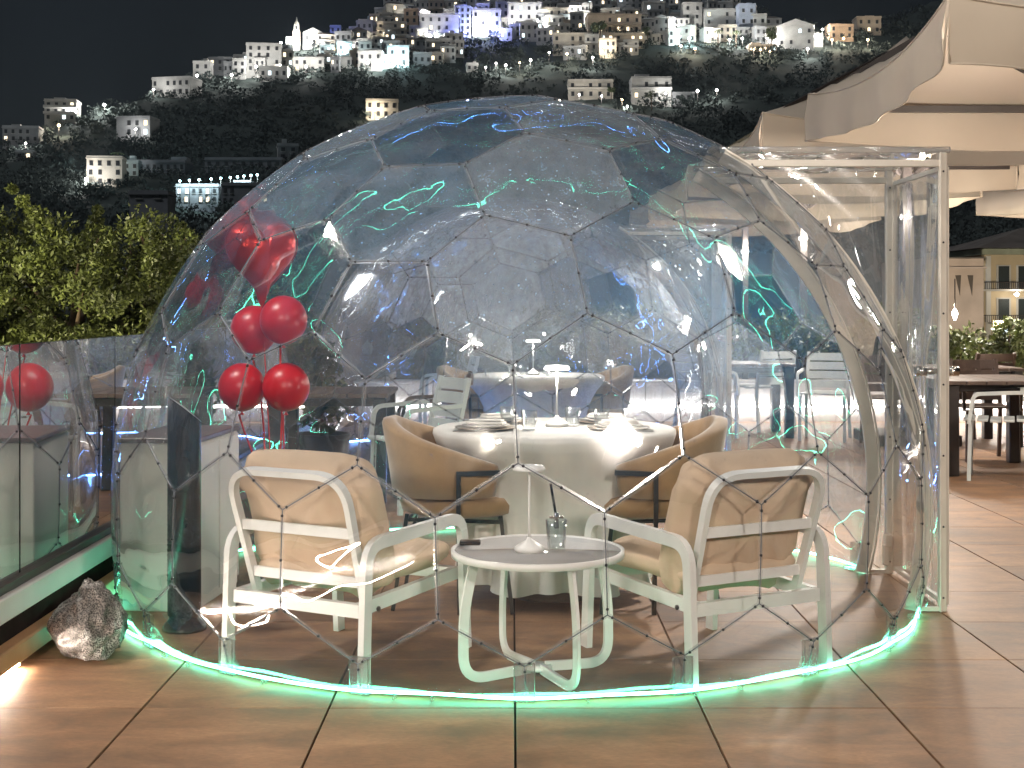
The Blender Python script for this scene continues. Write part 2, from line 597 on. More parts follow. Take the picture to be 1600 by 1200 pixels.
def tile_material():
    m, N, L, P = new_mat('wood_look_tile')
    tc = N.new('ShaderNodeTexCoord')
    oi = N.new('ShaderNodeObjectInfo')
    mp = N.new('ShaderNodeMapping')
    mp.inputs['Scale'].default_value = (1.2, 3.2, 1)
    mp.inputs['Rotation'].default_value = (0, 0, 0.85)
    cx = N.new('ShaderNodeCombineXYZ')
    sc = N.new('ShaderNodeMath')
    sc.operation = 'MULTIPLY'
    sc.inputs[1].default_value = 37.0
    L.new(oi.outputs['Random'], sc.inputs[0])
    for k in range(3):
        L.new(sc.outputs[0], cx.inputs[k])
    L.new(cx.outputs[0], mp.inputs['Location'])
    L.new(tc.outputs['Object'], mp.inputs['Vector'])
    n1 = N.new('ShaderNodeTexNoise')
    n1.inputs['Scale'].default_value = 2.4
    n1.inputs['Detail'].default_value = 7
    n1.inputs['Roughness'].default_value = 0.62
    n1.inputs['Distortion'].default_value = 0.5
    L.new(mp.outputs[0], n1.inputs['Vector'])
    cr = N.new('ShaderNodeValToRGB')
    e = cr.color_ramp.elements
    e[0].position = 0.25
    e[0].color = (0.105, 0.054, 0.028, 1)
    e[1].position = 0.75
    e[1].color = (0.33, 0.190, 0.102, 1)
    x = e.new(0.5)
    x.color = (0.225, 0.120, 0.061, 1)
    L.new(n1.outputs['Fac'], cr.inputs['Fac'])
    hs = N.new('ShaderNodeHueSaturation')
    r2 = N.new('ShaderNodeMapRange')
    r2.inputs['To Min'].default_value = 0.76
    r2.inputs['To Max'].default_value = 1.18
    L.new(oi.outputs['Random'], r2.inputs['Value'])
    L.new(r2.outputs[0], hs.inputs['Value'])
    L.new(cr.outputs[0], hs.inputs['Color'])
    L.new(hs.outputs[0], P.inputs['Base Color'])
    rr = N.new('ShaderNodeMapRange')
    rr.inputs['To Min'].default_value = 0.42
    rr.inputs['To Max'].default_value = 0.66
    L.new(n1.outputs['Fac'], rr.inputs['Value'])
    L.new(rr.outputs[0], P.inputs['Roughness'])
    # scuffs and darker stains lying across the boards
    geo = N.new('ShaderNodeNewGeometry')
    n2 = N.new('ShaderNodeTexNoise')
    n2.inputs['Scale'].default_value = 2.1
    n2.inputs['Detail'].default_value = 8
    n2.inputs['Roughness'].default_value = 0.72
    L.new(geo.outputs['Position'], n2.inputs['Vector'])
    st = N.new('ShaderNodeMapRange')
    st.inputs['From Min'].default_value = 0.32
    st.inputs['From Max'].default_value = 0.62
    st.inputs['To Min'].default_value = 0.7
    st.inputs['To Max'].default_value = 1.12
    L.new(n2.outputs['Fac'], st.inputs['Value'])
    n3 = N.new('ShaderNodeTexNoise')
    n3.inputs['Scale'].default_value = 42.0
    n3.inputs['Detail'].default_value = 4
    L.new(mp.outputs[0], n3.inputs['Vector'])
    gr = N.new('ShaderNodeMapRange')
    gr.inputs['From Min'].default_value = 0.3
    gr.inputs['From Max'].default_value = 0.7
    gr.inputs['To Min'].default_value = 0.86
    gr.inputs['To Max'].default_value = 1.12
    L.new(n3.outputs['Fac'], gr.inputs['Value'])
    m1 = N.new('ShaderNodeMath')
    m1.operation = 'MULTIPLY'
    L.new(st.outputs[0], m1.inputs[0])
    L.new(gr.outputs[0], m1.inputs[1])
    m2 = N.new('ShaderNodeMath')
    m2.operation = 'MULTIPLY'
    L.new(m1.outputs[0], m2.inputs[0])
    L.new(r2.outputs[0], m2.inputs[1])
    L.new(m2.outputs[0], hs.inputs['Value'])
    bp = N.new('ShaderNodeBump')
    bp.inputs['Strength'].default_value = 0.12
    bp.inputs['Distance'].default_value = 0.01
    L.new(n1.outputs['Fac'], bp.inputs['Height'])
    L.new(bp.outputs[0], P.inputs['Normal'])
    return m


M['tile'] = tile_material()


def rock_material():
    m, N, L, P = new_mat('speckled_rock')
    tc = N.new('ShaderNodeTexCoord')
    n1 = N.new('ShaderNodeTexNoise')
    n1.inputs['Scale'].default_value = 190
    n1.inputs['Detail'].default_value = 3
    L.new(tc.outputs['Object'], n1.inputs['Vector'])
    c1 = N.new('ShaderNodeValToRGB')
    c1.color_ramp.elements[0].position = 0.42
    c1.color_ramp.elements[0].color = (0.03, 0.027, 0.025, 1)
    c1.color_ramp.elements[1].position = 0.58
    c1.color_ramp.elements[1].color = (0.52, 0.50, 0.48, 1)
    L.new(n1.outputs['Fac'], c1.inputs['Fac'])
    n2 = N.new('ShaderNodeTexNoise')
    n2.inputs['Scale'].default_value = 7
    n2.inputs['Detail'].default_value = 6
    L.new(tc.outputs['Object'], n2.inputs['Vector'])
    c2 = N.new('ShaderNodeValToRGB')
    c2.color_ramp.elements[0].position = 0.5
    c2.color_ramp.elements[0].color = (0.12, 0.1, 0.09, 1)
    c2.color_ramp.elements[1].position = 0.62
    c2.color_ramp.elements[1].color = (1, 1, 1, 1)
    L.new(n2.outputs['Fac'], c2.inputs['Fac'])
    mx = N.new('ShaderNodeMix')
    mx.data_type = 'RGBA'
    mx.blend_type = 'MULTIPLY'
    mx.inputs[0].default_value = 0.85
    L.new(c1.outputs[0], mx.inputs[6])
    L.new(c2.outputs[0], mx.inputs[7])
    L.new(mx.outputs[2], P.inputs['Base Color'])
    P.inputs['Roughness'].default_value = 0.45
    bp = N.new('ShaderNodeBump')
    bp.inputs['Strength'].default_value = 0.5
    bp.inputs['Distance'].default_value = 0.01
    L.new(n2.outputs['Fac'], bp.inputs['Height'])
    L.new(bp.outputs[0], P.inputs['Normal'])
    return m


M['rock'] = rock_material()


def point_light(name, parent, loc, power, col, size=0.05, kind='POINT', rot=None, spot=None):
    d = bpy.data.lights.new(name, kind)
    d.energy = power
    d.color = col
    if kind in ('POINT', 'SPOT'):
        d.shadow_soft_size = size
    if kind == 'SPOT':
        d.spot_size = spot
        d.spot_blend = 0.6
    o = bpy.data.objects.new(name, d)
    C.objects.link(o)
    if parent is not None:
        o.parent = parent
    o.location = loc
    if rot is not None:
        o.rotation_euler = rot
    return o

#@@SETTING
# ================================================================== SETTING
# ground, hills
def build_ground():
    m = MB()
    m.add([(-1500, -60, -5), (1500, -60, -5), (1500, 2500, -5), (-1500, 2500, -5)], [(0, 1, 2, 3)])
    tag(m.build('ground', M['ground']), kind='structure')


build_ground()

RIDGE = [(-700, 300), (-200, 245), (0, 226), (60, 214), (95, 188), (150, 172), (230, 148), (300, 118), (345, 106), (400, 96), (450, 74),
         (520, 58), (560, 40), (600, 20), (650, 6), (720, -2), (900, -8), (1000, -4), (1100, 4), (1190, 20), (1250, 42), (1300, 40),
         (1380, 34), (1420, 18), (1480, -10), (1600, -60), (2300, -90)]
EY0, EE0, EK = 300.0, 0.03, 0.00041


def ridge_e(px):
    for (a, b), (c, d) in zip(RIDGE, RIDGE[1:]):
        if a <= px <= c:
            t = (px - a) / (c - a)
            return (HZ - (b + (d - b) * t)) / F
    return (HZ - RIDGE[0][1]) / F if px < RIDGE[0][0] else (HZ - RIDGE[-1][1]) / F


def hill_Y(py):
    return EY0 + ((HZ - py) / F - EE0) / EK


def hill_z(u, Y):
    """u = X / Y"""
    er = ridge_e(800 + u * F)
    Yr = EY0 + (er - EE0) / EK
    if Y <= Yr:
        if Y < EY0:
            t = max(0.0, (Y - 150.0) / (EY0 - 150.0))
            return -5.2 + (CAMH + EY0 * EE0 + 5.2) * t * t
        return CAMH + Y * (EE0 + EK * (Y - EY0))
    return CAMH + Yr * er - (Y - Yr) * 0.55


def build_hill():
    us = np.linspace(-0.72, 0.72, 150)
    Ys = np.linspace(150, 1000, 130)
    vs_ = []
    for Y in Ys:
        for u in us:
            z = hill_z(u, Y)
            n = mnoise.fractal(Vector((u * Y * 0.02, Y * 0.02, 3.1)), 1.0, 2.0, 4) * 2.5
            if Y > 250:
                z += n - 1.2
            vs_.append((u * Y, Y, z))
    nu = len(us)
    fs = []
    for i in range(len(Ys) - 1):
        for j in range(nu - 1):
            a = i * nu + j
            fs.append((a, a + 1, a + nu + 1, a + nu))
    m = MB()
    m.add(vs_, fs, 0, True)
    tag(m.build('hills', M['soil']), kind='structure')


build_hill()


def build_scrub():
    """the dark bushes that cover the slope, one mass"""
    rr = np.random.default_rng(5)
    cs, rs = [], []
    while len(cs) < 5200:
        px = rr.uniform(-120, 1720)
        py = rr.uniform(-60, 400)
        e = (HZ - py) / F
        if e > ridge_e(px) + 0.001:
            continue
        Y = hill_Y(py)
        s_ = rr.uniform(1.2, 3.2) * (0.5 + 0.6 * (Y / 700))
        cs.append(((px - 800) / F * Y, Y, CAMH + Y * e + .2 * s_))
        rs.append(s_)
    cs, rs = np.array(cs), np.array(rs)
    n = 230000
    idx = rr.integers(0, len(cs), n)
    d = rr.standard_normal((n, 3))
    d /= np.linalg.norm(d, axis=1)[:, None]
    p = cs[idx] + d * (rs[idx] * rr.uniform(.5, 1.1, n))[:, None] * np.array([1.25, 1, .8])
    a = rr.standard_normal((n, 3))
    a /= np.linalg.norm(a, axis=1)[:, None]
    b = np.cross(a, rr.standard_normal((n, 3)))
    b /= np.linalg.norm(b, axis=1)[:, None]
    L_ = rs[idx][:, None] * rr.uniform(.2, .55, n)[:, None]
    v = np.stack([p - a * L_ * .6, p + a * L_ * .6, p + b * L_ * .9], 1).reshape(-1, 3)
    me = bpy.data.meshes.new('hillside_scrub')
    me.from_pydata(v.tolist(), [], np.arange(3 * n).reshape(-1, 3).tolist())
    me.materials.append(M['scrub'])
    o = put('hillside_scrub', me)
    tag(o, 'dark scrub and bushes covering the whole hillside below the village', 'scrub', kind='stuff')


build_scrub()

# terrace slab and its tiles
def build_terrace():
    m = MB()
    m.box2((-2.1, -7, -4.9), (18, 24.5, -0.014))
    terr = tag(m.build('terrace_floor', M['grout']), kind='structure')
    ty0 = 4.43
    tl = {}

    def tile_mesh(w, l):
        key = (round(w, 3), round(l, 3))
        if key not in tl:
            b = MB()
            b.bbox((0, 0, -0.007), (w, l, 0.013), 0.0015)
            tl[key] = b.mesh('tile', M['tile'])
        return tl[key]
    for r in range(-3, 15):
        y0 = ty0 + 0.6 * r
        for c in range(-3, 10):
            x0 = 0.01 + 0.6 * c
            if x0 > 800 / F * (y0 + 0.6) + 1.0 or x0 > 5.4:
                continue
            x1 = x0 + 0.6
            o = put('tile', tile_mesh(0.593, 0.597), terr, ((x0 + x1) / 2, y0 + 0.3, rnd.uniform(-0.0006, 0.0)))
            o.rotation_euler = (rnd.uniform(-0.0008, 0.0008), rnd.uniform(-0.0008, 0.0008), rnd.choice((0, PI)))
    # the far tiles, too shallow in the view to tell apart
    b = MB()
    for r in range(15, 33):
        y0 = ty0 + 0.6 * r
        for c in range(-3, 30):
            x0 = 0.01 + 0.6 * c
            b.box2((x0 + 0.0035, y0 + 0.0015, -0.0135), (x0 + 0.5965, y0 + 0.5985, rnd.uniform(-0.0006, 0)))
    for r in range(-3, 15):
        y0 = ty0 + 0.6 * r
        for c in range(-3, 30):
            x0 = 0.01 + 0.6 * c
            if x0 > 800 / F * (y0 + 0.6) + 1.0 or x0 > 5.4:
                b.box2((x0 + 0.0035, y0 + 0.0015, -0.0135), (x0 + 0.5965, y0 + 0.5985, rnd.uniform(-0.0006, 0)))
    for r in range(-18, -3):
        y0 = ty0 + 0.6 * r
        for c in range(-3, 30):
            x0 = 0.01 + 0.6 * c
            b.box2((x0 + 0.0035, y0 + 0.0015, -0.0135), (x0 + 0.5965, y0 + 0.5985, rnd.uniform(-0.0006, 0)))
    tag(b.build('far_tiles', M['tile'], terr), kind='stuff')


build_terrace()

# ------------------------------------------------------------------ kerb and glass railing on the left
def build_railing():
    k = thing('kerb_wall', 'low white kerb along the left edge of the terrace under the glass', 'kerb', (0, 0, 0))
    m = MB()
    m.bbox((-1.85, 8.3, 0.215), (0.12, 26.0, 0.09), 0.006)
    m.build('white_fascia', M['kerb_white'], k)
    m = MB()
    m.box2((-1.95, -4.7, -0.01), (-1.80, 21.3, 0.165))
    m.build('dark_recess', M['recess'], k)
    m = MB()
    m.bbox((-1.765, 8.3, 0.068), (0.06, 26.0, 0.075), 0.006)
    m.build('plinth_board', M['kerb_wood'], k)
    led = MB()
    led.tube([(-1.757, 2.0, 0.018), (-1.757, 4.9, 0.018)], .005, 6)
    tag(led.build('led_strip', M['led_warm']), 'white led strip on the floor along the foot of the kerb behind the rock', 'led strip')
    r = thing('glass_railing', 'frameless clear glass railing along the left side of the terrace', 'railing', (0, 0, 0))
    m = MB()
    m.bbox((-1.85, 8.3, 0.278), (0.075, 26.0, 0.034), 0.004)
    m.build('base_rail', M['dark_metal'], r)
    g = MB()
    g.bbox((0, 0, 0), (0.016, 1.222, 0.855), 0.002)
    gm = g.mesh('glass_panel', M['glass'])
    e = MB()
    e.box((0, 0, 0), (0.018, 0.008, 0.855))
    em = e.mesh('panel_joint', M['black_plastic'])
    for i in range(-7, 12):
        y = 5.15 + 1.235 * i
        o = put('glass_panel', gm, r, (-1.85, y + 0.6175, 0.7225))
        put('panel_joint', em, o, (0, -0.6165, 0))


build_railing()

# ------------------------------------------------------------------ low wall with light strip at the back
def build_parapet():
    p = thing('parapet_wall', 'low white wall lit by a light strip across the back of the terrace', 'wall', (0, 0, 0))
    m = MB()
    m.bbox((7.0, 15.35, 0.2), (17.4, 0.25, 0.44), 0.01)
    m.build('wall', M['kerb_white'], p)
    m = MB()
    m.bbox((7.0, 15.35, 0.435), (17.5, 0.33, 0.03), 0.006)
    m.build('coping', M['kerb_white'], p)
    m = MB()
    m.tube([(-1.5, 15.185, 0.17), (15.6, 15.185, 0.17)], 0.014, 6)
    tag(m.build('led_strip', M['led_white']), 'bright white led strip along the low wall at the back', 'led strip')


build_parapet()
#@@TOWN
# ------------------------------------------------------------------ hillside village
HOUSE_MATS = {}
TINTS = {'white': (0.50, 0.50, 0.485), 'grey': (0.31, 0.32, 0.33), 'cream': (0.60, 0.56, 0.49), 'tan': (0.52, 0.45, 0.37),
         'orange': (0.52, 0.38, 0.27), 'aqua': (0.44, 0.52, 0.54), 'blue': (0.42, 0.48, 0.60), 'dim': (0.22, 0.23, 0.25)}
for kx, cx_ in TINTS.items():
    HOUSE_MATS[kx] = pmat('house_plaster_' + kx, cx_, 0.9, var=0.16, scale=0.25, spec=0.1, rand=0.12)
M['pane_dark'] = pmat('pane_dark', (0.04, 0.042, 0.046), 0.3)
M['pane_lit'] = emat('pane_lit', (1.0, 0.82, 0.55), 2.6)
M['pane_cool'] = emat('pane_cool', (0.8, 0.95, 1.0), 2.6)
M['roof_dark'] = pmat('roof_dark', (0.10, 0.085, 0.075), 0.9, var=0.3, scale=0.5)
M['bulb_white'] = emat('bulb_white', (1.0, 0.97, 0.92), 40.0)
M['bulb_warm'] = emat('bulb_warm', (1.0, 0.72, 0.38), 26.0)
M['bulb_aqua'] = emat('bulb_aqua', (0.55, 0.95, 1.0), 30.0)
M['bulb_blue'] = emat('bulb_blue', (0.25, 0.3, 1.0), 30.0)
M['paving'] = pmat('garden_wall', (0.22, 0.22, 0.21), 0.9, var=0.25, scale=0.3)

win_mesh = {}


def window_mesh(w, h, lit):
    key = (round(w, 1), round(h, 1), lit)
    if key not in win_mesh:
        b = MB()
        b.box((0, 0, 0), (key[0], 0.16, key[1]), None, 0)
        b.box((0, -0.02, -key[1] / 2 - 0.08), (key[0] + 0.4, 0.3, 0.12), None, 1)
        win_mesh[key] = b.mesh('window', [{0: M['pane_dark'], 1: M['pane_lit'], 2: M['pane_cool']}[lit], HOUSE_MATS['white']])
    return win_mesh[key]


def house(px, py, w, h, floors, cols, tint, label, yaw=0.0, roof='flat', lit=0.12, group=None, single=True, depth=None, balcony=False, name='house', Y=None):
    """px: centre column, py: row of its foot, w, h: size in photograph pixels at its own distance up the slope"""
    Y = Y or hill_Y(py)
    b0 = at(px, py, Y)
    W = w * Y / F
    H = h * Y / F
    D = depth or min(W * 0.8, 12.0)
    t = thing(name, label, 'house' if name != 'church' else 'church', (b0.x, b0.y, b0.z), yaw, group)
    mat = HOUSE_MATS[tint]
    m = MB()
    m.box2((-W / 2, 0, -7), (W / 2, D, H))
    m.build('wall', mat, t)
    if roof == 'flat':
        m = MB()
        pz = H
        m.box2((-W / 2 - 0.25, -0.3, pz + 0.003), (W / 2 + 0.25, D + 0.3, pz + 0.3))
        m.box2((-W / 2 - 0.1, -0.15, pz + 0.303), (W / 2 + 0.1, 0.1, pz + 0.95))
        m.box2((-W / 2 - 0.1, 0.103, pz + 0.303), (-W / 2 + 0.15, D, pz + 0.95))
        m.box2((W / 2 - 0.15, 0.103, pz + 0.303), (W / 2 + 0.1, D, pz + 0.95))
        if rnd.random() < 0.5:
            cw = rnd.uniform(0.2, 0.4) * W
            cx0 = rnd.uniform(-W / 2 + cw / 2 + .3, W / 2 - cw / 2 - .3)
            m.box2((cx0 - cw / 2, D * 0.4, pz + 0.303), (cx0 + cw / 2, D * 0.9, pz + rnd.uniform(1.8, 2.8)))
        m.build('roof', mat, t)
    else:
        m = MB()
        rh = min(W, D) * (0.28 if roof == 'gable' else 0.22)
        a = 0.4
        if roof == 'gable':
            m.add([(-W / 2 - a, -a, H), (W / 2 + a, -a, H), (W / 2 + a, D + a, H), (-W / 2 - a, D + a, H), (0, -a, H + rh), (0, D + a, H + rh)],
                  [(0, 1, 4), (1, 2, 5, 4), (2, 3, 5), (3, 0, 4, 5), (0, 3, 2, 1)])
        else:
            m.add([(-W / 2 - a, -a, H), (W / 2 + a, -a, H), (W / 2 + a, D + a, H), (-W / 2 - a, D + a, H), (-W * .2, D / 2, H + rh), (W * .2, D / 2, H + rh)],
                  [(0, 1, 5, 4), (1, 2, 5), (2, 3, 4, 5), (3, 0, 4), (0, 3, 2, 1)])
        m.build('roof', M['roof_dark'] if tint not in ('white',) else mat, t)
    fh = H / floors
    ww = min(1.3, W / cols * 0.4)
    wh = min(1.9, fh * 0.58)
    jm = MB()
    lits = {1: MB(), 2: MB()}
    for fl in range(floors):
        for c in range(cols):
            if rnd.random() < 0.12 and cols > 2:
                continue
            x = -W / 2 + W * (c + 0.5) / cols + rnd.uniform(-.12, .12)
            z = fh * fl + fh * 0.5
            L_ = (rnd.choice((1, 1, 2)) if rnd.random() < lit else 0)
            if single:
                put('window', window_mesh(ww, wh, L_), t, (x, -0.05, z))
            elif L_:
                lits[L_].box((x, -0.05, z), (ww, 0.16, wh))
            else:
                jm.box((x, -0.05, z), (ww, 0.16, wh))
    if not single:
        if jm.v:
            tag(jm.build('window_panes', M['pane_dark'], t), kind='stuff')
        for k_, b_ in lits.items():
            if b_.v:
                tag(b_.build('lit_panes', M['pane_lit'] if k_ == 1 else M['pane_cool'], t), kind='stuff')
    if balcony:
        for fl in range(1, floors):
            m = MB()
            z = fh * fl
            m.box2((-W / 2 - 0.2, -1.5, z - 0.18), (W / 2 + 0.2, -0.003, z))
            m.box2((-W / 2 - 0.2, -1.5, z + 0.003), (W / 2 + 0.2, -1.4, z + 0.85))
            m.build('balcony', mat, t)
    return t


bulb_cache = {}


def town_lamp(px, py, col='white', power=9000, r=0.6, label=None, group='street lamps of the hillside village', lift=4.0, Y=None, front=7.0):
    """a street lamp standing in front of the houses; foot on the slope"""
    Y = (Y or hill_Y(py + 8)) - front
    p = at(px, py, Y)
    t = thing('street_lamp', label or 'lit white street lamp among the houses of the hillside village', 'street lamp', (p.x, p.y, p.z - lift), 0, group)
    key = (col, r)
    if key not in bulb_cache:
        b = MB()
        b.ball((0, 0, 0), r, 2)
        q = MB()
        q.taper([(0, 0, -3), (0, 0, 0), (0, 0, 4)], [0.12, 0.1, 0.07], 6)
        bulb_cache[key] = (b.mesh('bulb', M['bulb_' + col]), q.mesh('pole', M['dark_metal']))
    put('pole', bulb_cache[key][1], t, (0, 0, lift - 4.0 - r * 0.5))
    put('bulb', bulb_cache[key][0], t, (0, 0, lift))
    cols = {'white': (1.0, 0.97, 0.92), 'warm': (1.0, 0.86, 0.66), 'aqua': (0.75, 0.97, 1.0), 'blue': (0.3, 0.35, 1.0)}
    if power > 0:
        point_light('lamp_light', t, (0, -r - 0.4, lift), power, cols[col], r)
    return t


# singled-out buildings (px, foot row, width, height, floors, columns, tint, label)
house(32, 222, 54, 22, 2, 5, 'grey', 'low grey villa with one lit window at the far left of the hillside', 0.15, lit=0.1)
house(94, 188, 48, 30, 3, 4, 'white', 'white three storey villa with terraces left of the bright garden light', 0.1, lit=0.2, balcony=True)
house(208, 213, 54, 28, 2, 4, 'grey', 'grey two storey house alone on the dark slope with two lit windows', -0.1, lit=0.3, roof='flat')
house(163, 290, 54, 42, 3, 4, 'cream', 'pale square three storey hotel with rows of windows just above the trees', 0.12, lit=0.0)
house(204, 276, 24, 22, 2, 2, 'aqua', 'narrow pale annex joined to the square hotel on its right', 0.0, lit=0.2)
house(37, 248, 26, 10, 1, 2, 'grey', 'tiny low grey house below the far left villa', 0.0)
house(267, 150, 64, 27, 2, 6, 'white', 'long white two storey villa at the low left end of the village', -0.22, lit=0.0)
house(315, 121, 27, 23, 2, 2, 'white', 'small white house with a lit terrace above the long villa', 0.0, lit=0.1)
house(344, 112, 38, 20, 2, 3, 'grey', 'grey house with one lamp on its roof between long villa and tall block', -0.1)
house(377, 106, 24, 18, 2, 2, 'white', 'narrow white house against the left side of the tall block', 0.1)
house(412, 112, 54, 42, 4, 4, 'white', 'tall plain white block to the left below the church', 0.12, lit=0.05)
house(427, 122, 44, 16, 1, 4, 'white', 'long low white house at the foot of the tall block', 0.0, lit=0.2)
house(482, 112, 48, 20, 2, 4, 'white', 'white house with lit arches directly below the church', 0.0, lit=0.25)
house(524, 60, 17, 18, 2, 2, 'blue', 'small blue lit house on the ridge right of the church', 0.0)
house(538, 92, 22, 24, 2, 2, 'aqua', 'pale aqua house with bright walls below the blue lit house', 0.1, lit=0.2)
house(578, 108, 38, 26, 2, 3, 'white', 'bright white house left of the aqua arched house', -0.08, lit=0.1)
house(622, 104, 34, 30, 2, 2, 'aqua', 'aqua house with two glowing arches at the lower edge of the village', 0.05)
house(612, 66, 46, 30, 3, 4, 'cream', 'cream house with warm lit balconies above the aqua arched house', 0.05, lit=0.3, balcony=True)
house(642, 58, 22, 42, 4, 2, 'orange', 'narrow orange lit house beside the warm balconies', -0.1, lit=0.1)
house(686, 62, 62, 38, 3, 5, 'white', 'broad white house immediately left of the purple lit tower', 0.04, lit=0.06)
house(727, 57, 17, 46, 5, 2, 'blue', 'tall narrow tower house washed in purple light', 0.0, lit=0.0)
house(760, 56, 44, 40, 3, 4, 'white', 'white house with pale blue front just right of the purple tower', 0.0, lit=0.3)
house(738, 110, 18, 9, 1, 2, 'white', 'tiny white hut on the dark slope beside the row of bright lamps', 0.1)
house(820, 46, 52, 40, 3, 4, 'white', 'broad white house behind the string of white terrace lights', 0.0, lit=0.2)
house(868, 36, 46, 22, 2, 4, 'cream', 'cream house with two small windows behind the terrace lights', 0.05, lit=0.1)
house(908, 30, 34, 24, 2, 3, 'white', 'white house standing above the pine tree', -0.1, lit=0.15)
house(960, 52, 84, 28, 2, 6, 'tan', 'upper tan terraced hotel right of the pine tree', 0.04, lit=0.3, balcony=True)
house(972, 74, 70, 20, 2, 6, 'tan', 'lower tan hotel wing with a row of glowing windows under the upper one', 0.04, lit=0.6, balcony=True)
house(895, 78, 62, 24, 2, 5, 'cream', 'low pinkish house below and left of the pine tree', 0.0, lit=0.05)
house(985, 22, 40, 26, 3, 4, 'grey', 'grey many storey block on the skyline above the tan hotel', 0.0, lit=0.1)
house(1022, 34, 34, 30, 2, 2, 'white', 'white house with dark arches right of the grey block', 0.0)
house(1082, 46, 30, 40, 3, 2, 'white', 'square white house with two upper windows above the blue star lamp', 0.03, lit=0.0)
house(1129, 52, 56, 36, 3, 4, 'white', 'wide white house with palms in front, right of the square white house', -0.05, lit=0.05)
house(1168, 58, 26, 50, 3, 2, 'blue', 'tall pale blue house at the right end of the main village', 0.1, lit=0.0)
house(1186, 58, 24, 34, 2, 2, 'white', 'white house half hiding the tall pale blue house', -0.1, lit=0.0)
house(1208, 52, 28, 24, 2, 2, 'grey', 'grey house with slanted roof behind the long white house', 0.1, roof='hip')
house(1243, 74, 56, 34, 2, 4, 'white', 'long white house on the right with lamps along its foot', -0.2, lit=0.1, roof='gable')
house(1315, 60, 38, 20, 2, 3, 'orange', 'orange lit house at the far right of the hillside', 0.05, lit=0.1)
house(1358, 52, 38, 24, 2, 3, 'tan', 'tan house joined to the right side of the orange house', 0.0, lit=0.2)
house(923, 153, 70, 26, 2, 5, 'cream', 'two tiered cream villa alone just above the dome', 0.0, lit=0.1, balcony=True)
house(1018, 157, 62, 34, 2, 4, 'white', 'white villa with verandas right of the two tiered cream villa', 0.0, lit=0.15, balcony=True)
house(1068, 157, 34, 10, 1, 2, 'grey', 'low grey outbuilding beside the white villa with verandas', 0.0)
house(597, 184, 50, 26, 2, 4, 'cream', 'stone house lit orange at its door just above the left of the dome', 0.1, lit=0.05)
house(450, 250, 32, 22, 2, 2, 'grey', 'small grey house touching the outline of the dome on its left', 0.2)
house(1192, 80, 44, 8, 1, 6, 'tan', 'low restaurant with a row of warm glowing windows on the right slope', 0.0, lit=0.9)
house(308, 318, 66, 26, 2, 6, 'dim', 'dark restaurant building with aqua lamps along its roof above the trees', 0.0, lit=0.25)
house(388, 322, 84, 32, 2, 8, 'dim', 'long dark building with small windows right of the aqua lamp roof', 0.0, lit=0.12)
house(252, 268, 74, 14, 1, 7, 'dim', 'long dim low building right of the square hotel', 0.0, lit=0.0)
house(380, 262, 120, 12, 1, 9, 'dim', 'long dim retaining building behind the aqua lamps', 0.0, lit=0.0)
house(232, 312, 60, 8, 1, 2, 'dim', 'low dark roofed shed hidden among the treetops', 0.0, lit=0.0, Y=300)

# the church
def build_church():
    py, px = 73, 489
    Y = hill_Y(py)
    s = Y / F
    b0 = at(px, py, Y)
    t = thing('church', 'floodlit white church with bell tower on the left skyline of the village', 'church', b0, 0.1)
    mat = HOUSE_MATS['white']
    m = MB()
    W, H, D = 31 * s, 22 * s, 14
    m.box2((-W / 2, 0, -6), (W / 2, D, H))
    m.build('nave', mat, t)
    m = MB()
    m.add([(-W / 2 - .3, -.3, H), (W / 2 + .3, -.3, H), (W / 2 + .3, D, H), (-W / 2 - .3, D, H), (0, -.3, H + 8 * s), (0, D, H + 8 * s)],
          [(0, 1, 4), (1, 2, 5, 4), (2, 3, 5), (3, 0, 4, 5), (0, 3, 2, 1)])
    m.build('gable_roof', mat, t)
    m = MB()
    m.box((0, -.1, H * 0.25), (2.0, .3, H * .5))
    m.build('door', M['pane_dark'], t)
    for x in (-.3, .3):
        m = MB()
        m.box((x * W, -.1, H * 0.65), (1.0, .3, 2.2))
        m.build('window', M['pane_dark'], t)
    m = MB()
    tw = 11 * s
    tx = -W / 2 - tw * .9
    m.box2((tx - tw / 2, -1, -6), (tx + tw / 2, tw - 1, 24 * s))
    m.box2((tx - tw * .36, -1 + tw * .14, 24 * s), (tx + tw * .36, tw * .86 - 1, 34 * s))
    m.lathe([(tw * .34, 34 * s), (tw * .3, 37 * s), (tw * .12, 40 * s), (tw * .05, 46 * s)], 10, (tx, -1 + tw / 2, 0))
    m.build('bell_tower', HOUSE_MATS['cream'], t)
    m = MB()
    m.box((tx, -1.05 + tw * .14, 29 * s), (tw * .3, .3, 5 * s))
    m.build('belfry_opening', M['pane_dark'], t)
    m = MB()
    m.box2((tx - tw * 1.5, 0, -6), (tx - tw / 2 - .003, D, 15 * s))
    m.build('side_chapel', mat, t)


build_church()

# small houses filling the packed rows of the village
LANDMARKS = [('the church', 485, 60), ('the purple tower', 727, 40), ('the pine tree', 937, 48), ('the aqua arched house', 622, 92),
             ('the warm balconies', 612, 50), ('the tall blue house', 1168, 35), ('the terrace lights', 830, 45),
             ('the square white house', 1082, 28), ('the tan hotel', 968, 60), ('the bright lamps', 790, 98)]
used_labels = {}


